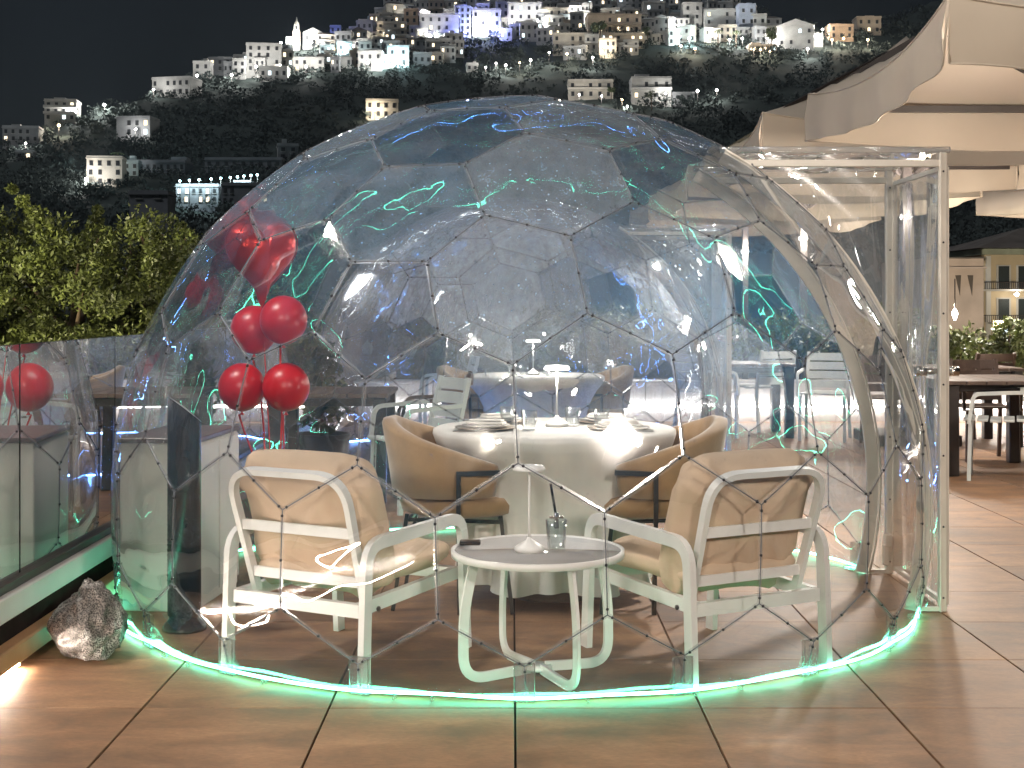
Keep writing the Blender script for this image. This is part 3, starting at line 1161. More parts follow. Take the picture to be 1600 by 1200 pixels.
def filler(px, py, w, h):
    lm = min(LANDMARKS, key=lambda q: (q[1] - px) ** 2 + 3 * (q[2] - py) ** 2)
    dx, dy = px - lm[1], (py - h / 2) - lm[2]
    rel = ('well right of ' if dx > 45 else 'right of ' if dx > 14 else 'well left of ' if dx < -45 else 'left of ' if dx < -14 else
           ('below ' if dy > 0 else 'above '))
    if rel.endswith('of ') and abs(dy) > 15:
        rel = ('low ' if dy > 0 else 'high ') + rel.replace('well ', 'far ')
    fl = max(1, round(h / 11))
    tint = rnd.choices(['white', 'grey', 'cream', 'aqua', 'tan'], [6.5, 2.4, 1.6, 0.5, 0.4])[0]
    size = 'narrow' if w < 22 else 'wide' if w > 32 else 'small'
    lab = '%s %s %s house %s%s' % (size, tint if tint != 'aqua' else 'pale aqua',
                                                       {1: 'one storey', 2: 'two storey', 3: 'three storey'}.get(fl, 'four storey'), rel, lm[0])
    if False:
        order = sorted(LANDMARKS, key=lambda q: (q[1] - px) ** 2 + 3 * (q[2] - py) ** 2)
        lab2 = lab
        for o_ in order[1:4]:
            lab2 = '%s %s house between %s and %s' % (size, tint if tint != 'aqua' else 'pale aqua', lm[0], o_[0])
            if lab2 not in used_labels:
                break
        else:
            lab2 = '%s %s house with %d window rows packed among the roofs near %s' % (size, tint, fl, lm[0])
        lab = lab2
    used_labels[lab] = 1
    roof = rnd.choices(['flat', 'hip', 'gable'], [7, 1.2, 0.8])[0]
    t = house(px, py, w, h, fl, max(2, round(w / 9)), tint, lab, rnd.uniform(-.25, .25), roof, 0.16, 'packed white houses of the hillside village', False,
              balcony=rnd.random() < 0.25)
    return t


for (x0, x1, y) in [(508, 600, 100), (645, 700, 98), (500, 720, 86), (495, 715, 74), (545, 590, 62), (650, 720, 82), (560, 600, 48), (575, 720, 40), (585, 760, 30),
                    (605, 1060, 18), (640, 1060, 6), (740, 1050, 24), (780, 880, 62), (1000, 1070, 50), (1000, 1060, 66), (1030, 1180, 22),
                    (1100, 1190, 66), (1195, 1230, 62), (690, 1000, -4), (1010, 1130, 8),
                    (560, 640, 92), (640, 700, 68), (740, 800, 44), (800, 900, 50), (860, 1060, 36), (880, 990, 84), (1000, 1180, 40), (1180, 1270, 66), (600, 760, 14), (560, 600, 74), (325, 400, 112), (440, 520, 108), (380, 440, 102)]:
    x = x0
    while x < x1:
        w = rnd.uniform(13, 30)
        filler(x + w / 2, y + rnd.uniform(-5, 5), w, rnd.uniform(11, 26))
        x += w * rnd.uniform(0.7, 1.0)

# lamps of the village
LAMPS = [(117, 173, 'white', 16000), (163, 164, 'white', 12500), (92, 196, 'warm', 6000), (150, 262, 'white', 9000), (183, 252, 'aqua', 9000), (135, 280, 'white', 7000),
         (345, 91, 'white', 14000), (308, 118, 'white', 9000), (362, 117, 'white', 9000), (240, 140, 'white', 3500), (285, 128, 'white', 5000), (439, 67, 'white', 9000),
         (400, 104, 'white', 8000), (438, 104, 'warm', 4000), (462, 62, 'white', 16000), (486, 66, 'white', 26000), (508, 70, 'white', 9000), (478, 104, 'white', 12000),
         (520, 56, 'blue', 14000), (532, 80, 'aqua', 12000), (552, 72, 'white', 12000), (575, 98, 'white', 11000), (612, 93, 'aqua', 7000), (625, 93, 'aqua', 7000),
         (600, 60, 'warm', 12000), (648, 40, 'warm', 12000), (580, 40, 'white', 9000), (660, 24, 'white', 14000), (672, 56, 'white', 14000), (700, 40, 'white', 9000),
         (727, 50, 'blue', 16000), (727, 20, 'blue', 14000), (746, 44, 'white', 14000), (776, 46, 'blue', 14000), (800, 38, 'white', 12000), (815, 40, 'white', 12000),
         (832, 40, 'white', 12000), (850, 37, 'white', 12000), (845, 24, 'white', 11000), (759, 105, 'white', 4500), (775, 99, 'white', 4500), (790, 102, 'white', 5500),
         (812, 98, 'warm', 4500), (829, 94, 'white', 5500), (858, 82, 'white', 4500), (886, 84, 'warm', 6000), (926, 90, 'white', 9000), (905, 22, 'white', 12000),
         (945, 28, 'warm', 14000), (985, 30, 'warm', 12000), (950, 56, 'warm', 9000), (990, 58, 'warm', 9000), (945, 74, 'warm', 5000), (1012, 12, 'white', 12000),
         (1077, 60, 'aqua', 22000), (1060, 40, 'white', 12000), (1064, 72, 'warm', 9000), (1086, 76, 'warm', 7000), (1112, 56, 'warm', 8000), (1140, 62, 'white', 12000),
         (1160, 60, 'white', 10000), (1200, 60, 'white', 10000), (1228, 56, 'white', 12000), (1262, 76, 'white', 12000), (1285, 46, 'white', 9000), (1277, 55, 'white', 7000),
         (1300, 62, 'warm', 11000), (1318, 60, 'warm', 11000), (1356, 62, 'warm', 9000), (1178, 77, 'warm', 3000), (1188, 78, 'warm', 3000), (1203, 80, 'warm', 3000),
         (1090, 142, 'white', 5000), (1120, 141, 'white', 5000), (980, 166, 'white', 4500), (972, 156, 'warm', 3500), (1040, 146, 'white', 3500), (905, 148, 'white', 3000),
         (940, 150, 'white', 2500), (600, 164, 'warm', 5000), (585, 172, 'warm', 4000), (40, 224, 'white', 3000), (212, 202, 'white', 2500)]
for (px, py, col, pw) in LAMPS:
    colname = {'white': 'white', 'warm': 'warm orange', 'aqua': 'pale aqua', 'blue': 'purple blue'}[col]
    lm = min(LANDMARKS + [('the long white villa', 267, 135), ('the square hotel', 163, 268), ('the far left villas', 70, 190), ('the cream villa above the dome', 923, 140),
                          ('the orange house', 1315, 50), ('the stone house by the dome', 597, 170), ('the tall white block', 412, 95)],
             key=lambda q: (q[1] - px) ** 2 + 3 * (q[2] - py) ** 2)
    dx, dy = px - lm[1], py - lm[2]
    rel = 'right of ' if dx > 12 else 'left of ' if dx < -12 else 'below ' if dy > 6 else 'above ' if dy < -6 else 'in front of '
    small = pw < 5000
    town_lamp(px, py, col, pw, 0.38 if small else 0.55 if pw < 13000 else 0.75,
              '%s%s lamp glowing %s%s' % ('small ' if small else 'bright ' if pw >= 13000 else '', colname, rel, lm[0]), lift=3.0)
for i, px in enumerate((281, 296, 311, 330, 345, 360, 371, 381, 392, 402)):
    town_lamp(px, 283 - i * 1.1, 'aqua', 1500, 0.32, '%s aqua lamp from the left along the dark restaurant roof above the trees' % ('first', 'second', 'third', 'fourth', 'fifth', 'sixth', 'seventh', 'eighth', 'ninth', 'last')[i],
              'aqua lamps along the restaurant roof', 3.0, Y=hill_Y(318), front=2.0)

def tell_apart(objs):
    by = {}
    for o in objs:
        by.setdefault(o['label'], []).append(o)
    words_ = ('leftmost', 'second', 'third', 'fourth', 'fifth', 'sixth', 'seventh', 'eighth', 'ninth')
    for lab, lst in by.items():
        if len(lst) > 1:
            lst.sort(key=lambda o: o.location.x / o.location.y)
            for i, o in enumerate(lst[:9]):
                o['label'] = '%s%s %s' % (words_[i], '' if i == 0 else ' from left', lab)


tell_apart([o for o in C.objects if o.get('category') in ('house', 'street lamp')])

# trees standing by themselves in the village
def leafy(rng, centers, radii, n, size, flat=0.5):
    """small leaf faces spread through clumps"""
    cs = np.array(centers)
    rs = np.array(radii)
    idx = rng.integers(0, len(cs), n)
    d = rng.standard_normal((n, 3))
    d /= np.linalg.norm(d, axis=1)[:, None]
    rad = rs[idx] * rng.uniform(0.35, 1.05, n) ** 0.6
    p = cs[idx] + d * rad[:, None] * np.array([1, 1, 0.85])
    a = rng.standard_normal((n, 3)) + d * 0.6 + np.array([0, 0, 0.3])
    a /= np.linalg.norm(a, axis=1)[:, None]
    b = np.cross(a, rng.standard_normal((n, 3)))
    b /= np.linalg.norm(b, axis=1)[:, None]
    L_ = size * rng.uniform(0.6, 1.3, n)[:, None]
    w = L_ * flat
    v = np.stack([p - a * L_ * .5, p + b * w * .5, p + a * L_ * .5, p - b * w * .5], 1).reshape(-1, 3)
    f = np.arange(4 * n).reshape(-1, 4)
    return v, f


def leaf_mesh(name, v, f, mat):
    me = bpy.data.meshes.new(name)
    me.from_pydata(v.tolist(), [], f.tolist())
    me.materials.append(mat)
    return me


def small_tree(px, py, hpx, wpx, label, kind='round', Y=None):
    Y = (Y or hill_Y(py)) - 9
    b = at(px, py, Y)
    H = hpx * Y / F
    Wd = wpx * Y / F
    t = thing('pine_tree' if kind == 'pine' else 'palm_tree' if kind == 'palm' else 'tree', label, 'tree', b)
    m = MB()
    m.taper([(0, 0, -4), (0, 0, H * .3), (Wd * .05, 0, H * .7)], [H * .035, H * .03, H * .02], 6)
    m.build('trunk', M['bark'], t)
    rng = np.random.default_rng(int(px * 7 + py))
    if kind == 'palm':
        m = MB()
        for k in range(11):
            a = 2 * PI * k / 11
            pts = [(Wd * .05 + math.cos(a) * Wd * .5 * s, math.sin(a) * Wd * .5 * s, H * .7 + H * (.28 * s - .42 * s * s)) for s in (0, .35, .7, 1)]
            m.bar(pts, Wd * .1, 0.05)
        m.build('crown', M['leaf_dark'], t)
        return
    cs, rs = [], []
    for k in range(9):
        a = rng.uniform(0, 2 * PI)
        r_ = rng.uniform(0.1, .36) * Wd
        z = H * (rng.uniform(.68, .9) if kind == 'pine' else rng.uniform(.35, .85))
        cs.append((math.cos(a) * r_, math.sin(a) * r_, z))
        rs.append(rng.uniform(.14, .24) * Wd)
    v, f = leafy(rng, cs, rs, 900, H * .09, .6)
    put('crown', leaf_mesh('crown', v, f, M['leaf_dark']), t)


small_tree(937, 74, 42, 34, 'dark umbrella pine in front of the tan hotel', 'pine')
small_tree(1122, 66, 26, 16, 'palm before the wide white house', 'palm')
small_tree(1150, 66, 24, 14, 'taller palm right beside the wide white house', 'palm')
small_tree(1205, 72, 30, 22, 'dark bushy tree left of the long white house', 'round')
small_tree(955, 152, 18, 14, 'round bush at the right corner of the cream villa', 'round')
small_tree(1018, 158, 16, 22, 'round tree in front of the white villa with verandas', 'round')
small_tree(1012, 60, 18, 16, 'small tree at the right end of the tan hotel', 'round')
small_tree(182, 250, 16, 22, 'small palm lit from below behind the square hotel', 'palm')
#@@RIGHTBG
# ------------------------------------------------------------------ buildings behind on the right
def big_building():
    Y = 118.0
    s = Y / F
    x0 = at(1538, 500, Y).x
    z = lambda py: CAMH - (py - HZ) * s
    t = thing('apartment_building', 'cream three storey building with balconies and dark shutters at the right edge', 'building', (x0, Y, -5))
    zb = -5.0
    W = 26.0
    m = MB()
    m.box2((0, 0, 0), (W, 14, z(398) - zb))
    m.build('wall', pmat('cream_plaster', (0.50, 0.42, 0.29), 0.9, var=0.12, scale=0.4), t)
    m = MB()
    m.box2((-.5, -.6, z(398) - zb + .003), (W + .5, 14.5, z(389) - zb))
    m.build('cornice', pmat('cornice_green', (0.24, 0.27, 0.21), 0.9, var=0.3, scale=0.5), t)
    m = MB()
    zt = z(388) - zb
    m.add([(-.9, -1, zt), (W + .9, -1, zt), (W + .9, 15, zt), (-.9, 15, zt), (6, 7, zt + 2.2), (W - 6, 7, zt + 2.2)],
          [(0, 1, 5, 4), (1, 2, 5), (2, 3, 4, 5), (3, 0, 4), (0, 3, 2, 1)])
    m.build('roof', M['roof_dark'], t)
    frame = HOUSE_MATS['white']
    sh = pmat('shutter_green', (0.012, 0.022, 0.024), 0.6, var=0.2)
    for row, (ya, yb) in enumerate(((414, 451), (465, 502))):
        for k in range(5):
            x = (1568 + 31 * k - 1538) * s
            fo = MB()
            fo.box2((x - .62, -.07, z(yb) - zb), (x + .62, -.003, z(ya) - zb))
            fr = fo.build('window', frame, t)
            po = MB()
            po.box2((x - .45, -.14, z(yb) - zb), (x + .45, -.073, z(ya + 2) - zb))
            po.build('shutter', sh, fr)
    for k in range(5):
        x = (1566 + 31 * k - 1538) * s
        fo = MB()
        fo.box2((x - .6, -.07, z(536) - zb), (x + .6, -.003, z(512) - zb))
        fr = fo.build('window', M['pane_dark'], t)
        po = MB()
        po.box2((x - .1, -.1, z(534) - zb), (x + .4, -.073, z(514) - zb))
        po.build('pane', M['pane_cool'], fr)
    rail = M['dark_metal']
    for ya, yb in ((442, 452), (493, 503)):
        b = MB()
        b.box2((-.6 if ya < 470 else .2, -1.3, z(yb + 3) - zb), (W, -.003, z(yb) - zb))
        bo = b.build('balcony', frame, t)
        b = MB()
        h = (yb - ya) * s
        b.box2((-.6, -1.3, z(ya) - zb), (W, -1.24, z(ya) - zb + .06))
        xx = -.55
        while xx < W:
            b.box2((xx, -1.28, z(yb) - zb), (xx + .05, -1.25, z(ya) - zb))
            xx += .17
        b.build('balustrade', rail, bo)
    b = MB()
    b.box2((.1, -.2, 0), (.5, -.003, z(400) - zb))
    b.build('pilaster', frame, t)
    p = at(1589, 460, Y - 1.5)
    l = thing('wall_lamp', 'small bright wall lamp glowing under the upper balcony', 'lamp', p)
    b = MB()
    b.ball((0, 0, 0), .16, 2)
    b.box((0, .3, 0), (.06, .5, .06))
    b.build('bulb', M['bulb_white'], l)
    point_light('lamp_light', l, (0, -.4, -.2), 90, (1, .8, .55), .2)
    # white building to its left
    Yb = 112.0
    s = Yb / F
    z2 = lambda py: CAMH - (py - HZ) * s
    xa = at(1440, 400, Yb).x
    xb = at(1537, 400, Yb).x
    t = thing('vaulted_building', 'pale pink building with a triangular recess left of the cream building', 'building', (xa, Yb, -5))
    pm = pmat('pink_plaster', (0.50, 0.42, 0.37), 0.9, var=0.15, scale=0.5)
    b = MB()
    b.box2((0, 0, 0), (xb - xa, 12, z2(404) + 5))
    b.build('wall', pm, t)
    b = MB()
    b.box2((-.2, -.5, z2(420) + 5), (xb - xa + .1, -.003, z2(417) + 5))
    b.build('string_course', pm, t)
    b = MB()
    b.box2((-.2, -.3, z2(404) + 5.003), (xb - xa, 12, z2(402) + 5))
    b.build('roof_edge', M['roof_dark'], t)
    for px0 in (1497, 1516):
        b = MB()
        xr = at(px0, 400, Yb).x - xa
        w = 4.5 * s
        b.add([(xr - w, -.05, z2(430) + 5), (xr + w, -.05, z2(430) + 5), (xr + w * .6, -.05, z2(462) + 5),
               (xr - w, .0, z2(430) + 5), (xr + w, .0, z2(430) + 5), (xr + w * .6, .0, z2(462) + 5)], [(0, 1, 2), (3, 5, 4), (0, 3, 4, 1), (1, 4, 5, 2), (2, 5, 3, 0)])
        b.build('recess_panel', M['roof_dark'], t)
    # lantern
    p = at(1492, 493, 60)
    l = thing('street_lantern', 'white hanging lantern against the pink building', 'lantern', p)
    b = MB()
    b.lathe([(.04, -.2), (.13, .06), (.10, .2), (.02, .3)], 10)
    b.build('lamp_body', M['bulb_white'], l)
    b = MB()
    b.tube([(0, 0, .3), (0, 0, 1.6)], .025, 6)
    b.build('bracket', M['dark_metal'], l)
    point_light('lamp_light', l, (0, .5, .2), 900, (1, .78, .55), .2)
    l = thing('flood_lamp', 'orange street lamp lighting the front of the cream building', 'lamp', at(1560, 505, 84))
    b = MB()
    b.box((0, 0, 0), (.5, .3, .3))
    b.build('lamp_head', M['bulb_warm'], l)
    b = MB()
    b.taper([(0, 0, -6), (0, 0, 0)], [.08, .05], 6)
    b.build('pole', M['dark_metal'], l)
    tg = Vector((46, 118, 2)) - Vector((30, 84, 0))
    point_light('lamp_light', l, (0, .6, .3), 22000, (1, .84, .62), .3, 'SPOT', (-tg).to_track_quat('Z', 'Y').to_euler(), R(80))


big_building()


# shrubs behind the low wall
def shrub(x, y, z0, h, w, label, n=2600, mat='leaf', size=.09, seed=1):
    t = thing('shrub', label, 'shrub', (x, y, z0), 0, 'shrubs behind the low wall')
    rng = np.random.default_rng(seed)
    cs, rs = [], []
    m = MB()
    for k in range(10):
        a = rng.uniform(0, 2 * PI)
        r_ = rng.uniform(.05, .42) * w
        z = rng.uniform(.25, .9) * h
        cs.append((math.cos(a) * r_, math.sin(a) * r_, z))
        rs.append(rng.uniform(.14, .26) * w)
        m.taper([(0, 0, 0), (math.cos(a) * r_ * .5, math.sin(a) * r_ * .5, z * .6), cs[-1]], [.03, .02, .008], 5)
    m.build('stem', M['bark'], t)
    v, f = leafy(rng, cs, rs, n, size, .4)
    put('foliage', leaf_mesh('foliage', v, f, M[mat]), t)


pl = MB()
pl.bbox((8, 16.6, .1), (18, .9, .5), .02)
tag(pl.build('planter_box', M['kerb_white']), 'long white planter box behind the low lit wall', 'planter')
for i, x in enumerate((-.9, .2, 1.3, 2.4, 3.5, 4.4, 5.2, 6.0, 6.9, 7.8)):
    pos = ('at the left end of the planter, behind the balloons', 'second from the left end of the planter', 'behind the middle of the back dome',
           'seen through the right part of the back dome', 'behind the glass door of the back dome', 'just behind the white front door post',
           'below the lantern, right of the door frame', 'below the cream building, first clump', 'below the cream building, tall clump', 'at the right edge of the picture')[i]
    shrub(x, 16.6 + rnd.uniform(-.2, .2), .3, rnd.uniform(.7, 1.05), 1.35, 'green shrub in the planter ' + pos, seed=20 + i)

#@@TREES
# ------------------------------------------------------------------ trees on the left
def left_tree(px, top_py, Y, R_, label, seed, mat='leaf', n=26000, zlow=.0):
    top = at(px, top_py, Y)
    t = thing('tree', label, 'tree', (top.x, Y, -5.0), 0, 'trees lit yellow beyond the glass railing')
    H = top.z + 5
    rng = np.random.default_rng(seed)
    m = MB()
    m.taper([(0, 0, 0), (.05, 0, 2), (.0, .1, H * .6), (.05, 0, H * .85)], [.2, .16, .1, .03], 8)
    cs, rs = [], []
    c0 = zlow + 5
    for k in range(48):
        u = rng.uniform(0, 1) ** 1.1
        z = c0 + (H - .5 - c0) * u
        env = R_ * (1.08 - .8 * max(0, (u - .45) / .55) ** 2.2)
        a = rng.uniform(0, 2 * PI)
        r_ = env * math.sqrt(rng.uniform(.05, 1)) * .85
        c = (math.cos(a) * r_, math.sin(a) * r_, z)
        cs.append(c)
        rs.append(rng.uniform(.18, .46) * (1 - .3 * u))
        if k % 3 == 0:
            m.taper([(0, 0, max(1.5, z - 1.0)), (c[0] * .5, c[1] * .5, z - .35), c], [.05, .03, .01], 5)
    # upright sprays that stick out of the crown
    for k in range(7):
        a = rng.uniform(0, 2 * PI)
        u = rng.uniform(.3, 1)
        r_ = rng.uniform(.2, 1.05) * R_ * (1 - .6 * u)
        z0 = c0 + (H - .7 - c0) * u
        lean = rng.uniform(.0, .8)
        ly = rng.uniform(-.5, .5)
        s0 = rng.uniform(.13, .21)
        for q in range(5):
            cs.append((math.cos(a) * (r_ + lean * q * .13) + ly * q * .08, math.sin(a) * (r_ + lean * q * .13), z0 + q * .13))
            rs.append(s0 * (1 - .17 * q))
    # side shoots
    for k in range(16):
        a = rng.uniform(0, 2 * PI)
        z0 = rng.uniform(c0, H - .9)
        for q in range(4):
            cs.append((math.cos(a) * R_ * (.7 + .12 * q), math.sin(a) * R_ * (.7 + .12 * q), z0 + q * rng.uniform(-.03, .1)))
            rs.append(.19 - .035 * q)
    m.build('trunk', M['bark'], t)
    v, f = leafy(rng, cs, rs, n, .068, .42)
    put('crown', leaf_mesh('crown', v, f, M[mat]), t)


for i, a in enumerate([(-70, 262, 16.0, 1.5, 'leafy tree cut by the left edge of the picture'),
                       (22, 286, 17.5, 1.45, 'dark green tree second from the left edge, above the glass joint'),
                       (112, 268, 15.8, 1.35, 'tallest yellow lit tree, with a pointed tip below the square hotel'),
                       (192, 300, 17.0, 1.3, 'yellow green tree to the right of the tallest one'),
                       (246, 282, 15.2, 1.15, 'dense round topped tree nearest the dome'),
                       (318, 322, 18.0, 1.3, 'darker olive tree partly behind the outline of the dome')]):
    left_tree(a[0], a[1], a[2], a[3], a[4], 40 + i)
left_tree(430, 385, 24, 1.6, 'dark tree seen through the dome behind the heart balloon', 60, 'leaf_dark', 6000)
left_tree(560, 400, 26, 1.7, 'dark tree seen through the dome right of the balloons', 61, 'leaf_dark', 6000)

fl = thing('floodlight', 'black ground floodlight below the terrace aimed at the trees', 'floodlight', (-3.6, 9.0, -4.6))
m = MB()
m.bbox((0, 0, 0), (.5, .3, .4), .02)
m.box((0, 0, -.3), (.1, .1, .3))
m.build('housing', M['black_metal'], fl)
m = MB()
m.box((0, .155, 0), (.44, .012, .34))
m.build('lens', M['flood_glow'], fl)
d = (Vector((-5.2, 17.0, 1.2)) - Vector((-3.6, 9.3, -4.4)))
point_light('lamp_light', fl, (0, .3, .2), 900, (1.0, .88, .55), .25, 'SPOT', (-d).to_track_quat('Z', 'Y').to_euler(), R(85))
fl2 = thing('floodlight', 'black post floodlight outside the railing aimed at the trees', 'floodlight', (-10.5, 9.0, 1.2))
m = MB()
m.bbox((0, 0, 0), (.4, .25, .3), .02)
m.taper([(0, -.2, -6.2), (0, -.2, 0)], [.08, .05], 8)
m.build('housing', M['black_metal'], fl2)
m = MB()
m.box((0, .13, 0), (.34, .012, .24))
m.build('lens', M['flood_glow'], fl2)
d = (Vector((-4.6, 17.0, 1.6)) - Vector((-10.5, 9.3, 1.2)))
point_light('lamp_light', fl2, (0, .3, 0), 5600, (1.0, .9, .55), .25, 'SPOT', (-d).to_track_quat('Z', 'Y').to_euler(), R(80))

#@@PARASOLS
# ------------------------------------------------------------------ parasols on the right
def parasol(x0, y0, S, zr, label, lamp=True):
    cx0, cy0 = S / 2, S / 2
    t = thing('parasol', label, 'parasol', (x0, y0, 0), 0, 'square beige parasols along the right side')
    n = 24
    peak = zr + 0.95
    # canopy: four sagging faces
    m = MB()
    pts = []
    for i in range(n + 1):
        for j in range(n + 1):
            u, v = i / n * 2 - 1, j / n * 2 - 1
            q = max(abs(u), abs(v))
            w = min(abs(u), abs(v))
            z = zr + (peak - zr) * (1 - q)
            ridge = 1 - ((w / q) ** 2 if q > 1e-6 else 1)          # 0 on the ribs, 1 mid face
            z -= .13 * ridge * q * q + .10 * ridge * q * (1 - q) + .10 * math.sin(q * PI)
            pts.append((cx0 + u * S / 2 * (1 - .035 * ridge * q), cy0 + v * S / 2 * (1 - .035 * ridge * q), z))
    fs = []
    for i in range(n):
        for j in range(n):
            a = i * (n + 1) + j
            fs.append((a, a + n + 1, a + n + 2, a + 1))
    m.add(pts, fs, 0, True)
    m.build('canopy', M['parasol'], t)
    # valances, one hanging from each side
    for side in range(4):
        m = MB()
        vp = []
        k_ = 36
        for i in range(k_ + 1):
            u = i / k_ * 2 - 1
            ridge = 1 - u * u
            off = 1 - .035 * ridge
            p = {0: (u, -off), 1: (off, u), 2: (-u, off), 3: (-off, -u)}[side]
            zt = zr - .13 * ridge
            drop = .30 + .05 * (1 - ridge) ** 2
            out = .010 * math.sin(i * .8 + side)
            ox, oy = {0: (0, -1), 1: (1, 0), 2: (0, 1), 3: (-1, 0)}[side]
            vp.append((cx0 + p[0] * S / 2, cy0 + p[1] * S / 2, zt - .002))
            vp.append((cx0 + p[0] * S / 2 + ox * (.03 + out), cy0 + p[1] * S / 2 + oy * (.03 + out), zt - drop * .5))
            vp.append((cx0 + p[0] * S / 2 + ox * (.02 + 2 * out), cy0 + p[1] * S / 2 + oy * (.02 + 2 * out), zt - drop))
        f2 = []
        for i in range(k_):
            for j in range(2):
                a = i * 3 + j
                f2.append((a, a + 3, a + 4, a + 1))
        m.add(vp, f2, 0, True)
        vo = m.build('valance', M['parasol'], t)
        m = MB()
        m.tube([vp[i * 3 + 2] for i in range(k_ + 1)], .006, 5)
        m.build('hem', M['parasol'], vo)
        m = MB()
        m.tube([Vector(vp[i * 3]) + Vector((0, 0, .004)) for i in range(k_ + 1)], .008, 5)
        m.build('piping', M['parasol'], vo)
        for q in (0, 1):
            m = MB()
            m.tube([Vector(vp[(0 if q == 0 else k_) * 3]), Vector(vp[(0 if q == 0 else k_) * 3 + 2])], .007, 5)
            m.build('corner_seam', M['parasol'], vo)
    m = MB()
    m.bbox((cx0, cy0, zr / 2 + .3), (.09, .09, zr + .9), .006)
    m.build('mast', M['dark_metal'], t)
    m = MB()
    m.bbox((cx0, cy0, .05), (.8, .8, .1), .01)
    m.build('base', M['dark_metal'], t)
    for a, b in ((-1, -1), (1, -1), (1, 1), (-1, 1)):
        m = MB()
        m.bar([(cx0 + a * .08, cy0 + b * .08, peak - .12), (cx0 + a * S * .49, cy0 + b * S * .49, zr - .05)], .035, .05)
        m.build('rib', M['dark_metal'], t)
        m = MB()
        m.bar([(cx0 + a * .08, cy0 + b * .08, zr - .35), (cx0 + a * S * .27, cy0 + b * S * .27, zr + .33)], .03, .04)
        m.build('strut', M['dark_metal'], t)
    # frame bars under the rim
    for (a, b) in (((.04, .10), (.96, .10)), ((.04, .96), (.96, .96))):
        m = MB()
        m.bar([(a[0] * S, a[1] * S, zr - .13), (b[0] * S, b[1] * S, zr - .13)], .04, .05)
        m.build('frame_bar', M['dark_metal'], t)
    if lamp:
        l = MB()
        l.lathe([(.05, -.025), (.062, 0), (.05, .025)], 14, (cx0, cy0, zr - .75))
        o = l.build('lamp_ring', M['lamp_glow'], t)
        point_light('lamp_light', o, (cx0 + 0, cy0 - .25, zr - .75), 240, (1.0, .90, .78), .12)
        # spot added out of sight under the rim to brighten the domes
        b = MB()
        b.lathe([(.02, .07), (.045, .05), (.045, -.05), (.03, -.05)], 14, (.22, S * .45, zr - .20))
        so = b.build('added_rim_spot', M['black_metal'], t)
        tgt = Vector((-1.6, S * .45 - .6, 1.0)) - Vector((.22, S * .45, zr - .27))
        point_light('lamp_light', so, (.2, S * .45, zr - .28), 1200, (1.0, .93, .84), .05, 'SPOT', (-tgt).to_track_quat('Z', 'Y').to_euler(), R(95))
    return t


parasol(2.22, 7.0, 3.3, 2.87, 'nearest beige parasol at the upper right, cut by the picture edge')
parasol(2.06, 11.3, 3.3, 2.87, 'second beige parasol, its pointed corner just above the glass entrance')
parasol(2.0, 15.6, 3.3, 2.87, 'third beige parasol along the row on the right')
parasol(2.0, 19.9, 3.3, 2.87, 'farthest beige parasol of the row with a straight hanging edge')
parasol(6.4, 15.6, 3.3, 2.87, 'beige parasol of the second row at the right picture edge')
#@@DOME
# ------------------------------------------------------------------ geodesic dome
RD, ZC = 1.78, 0.44
DY0, DY1 = -0.41, 0.41        # doorway walls, relative to the dome centre
DOORX, DOORH = 1.79, 1.94


def goldberg(freq=4, rot=0.0):
    t = (1 + 5 ** .5) / 2
    # icosahedron with a vertex on top
    V0 = [Vector((0, 0, 1))]
    a = math.atan(0.5)
    for k in range(5):
        V0.append(Vector((math.cos(a) * math.cos(2 * PI * k / 5), math.cos(a) * math.sin(2 * PI * k / 5), math.sin(a))))
    for k in range(5):
        V0.append(Vector((math.cos(a) * math.cos(2 * PI * (k + .5) / 5), math.cos(a) * math.sin(2 * PI * (k + .5) / 5), -math.sin(a))))
    V0.append(Vector((0, 0, -1)))
    F0 = []
    for k in range(5):
        k2 = (k + 1) % 5
        F0 += [(0, 1 + k, 1 + k2), (1 + k, 6 + k, 1 + k2), (1 + k2, 6 + k, 6 + k2), (11, 6 + k2, 6 + k)]
    pts = []
    key = {}

    def idx(p):
        k = (round(p.x, 4), round(p.y, 4), round(p.z, 4))
        if k not in key:
            key[k] = len(pts)
            pts.append(p)
        return key[k]
    tris = []
    for (A, B, Cc) in F0:
        A, B, Cc = V0[A], V0[B], V0[Cc]
        g = {}
        for i in range(freq + 1):
            for j in range(freq + 1 - i):
                p = A * ((freq - i - j) / freq) + B * (i / freq) + Cc * (j / freq)
                g[i, j] = idx(p.normalized())
        for i in range(freq):
            for j in range(freq - i):
                tris.append((g[i, j], g[i + 1, j], g[i, j + 1]))
                if i + j < freq - 1:
                    tris.append((g[i + 1, j], g[i + 1, j + 1], g[i, j + 1]))
    cen = [((pts[a] + pts[b] + pts[c]) / 3).normalized() for a, b, c in tris]
    faces = []
    inc = {}
    for k, tr in enumerate(tris):
        for q in tr:
            inc.setdefault(q, []).append(k)
    rm = Matrix.Rotation(rot, 3, 'Z')
    for q, lst in inc.items():
        n = pts[q]
        u = n.cross(Vector((0.3, 0.2, 1)) if abs(n.z) < .95 else Vector((1, 0, 0))).normalized()
        w = n.cross(u)
        lst = sorted(lst, key=lambda k: math.atan2((cen[k] - n).dot(w), (cen[k] - n).dot(u)))
        faces.append([rm @ cen[k] for k in lst])
    return faces


def warp(p):
    # the shell stands a little steeper than a ball
    if p[2] > .4:
        p[2] += .042 * math.sin(min(1.0, (p[2] - .4) / 1.85) * PI)
    return p


def warp_mesh(me):
    for v in me.vertices:
        if v.co.z > .4:
            v.co = Vector(warp(list(v.co)))


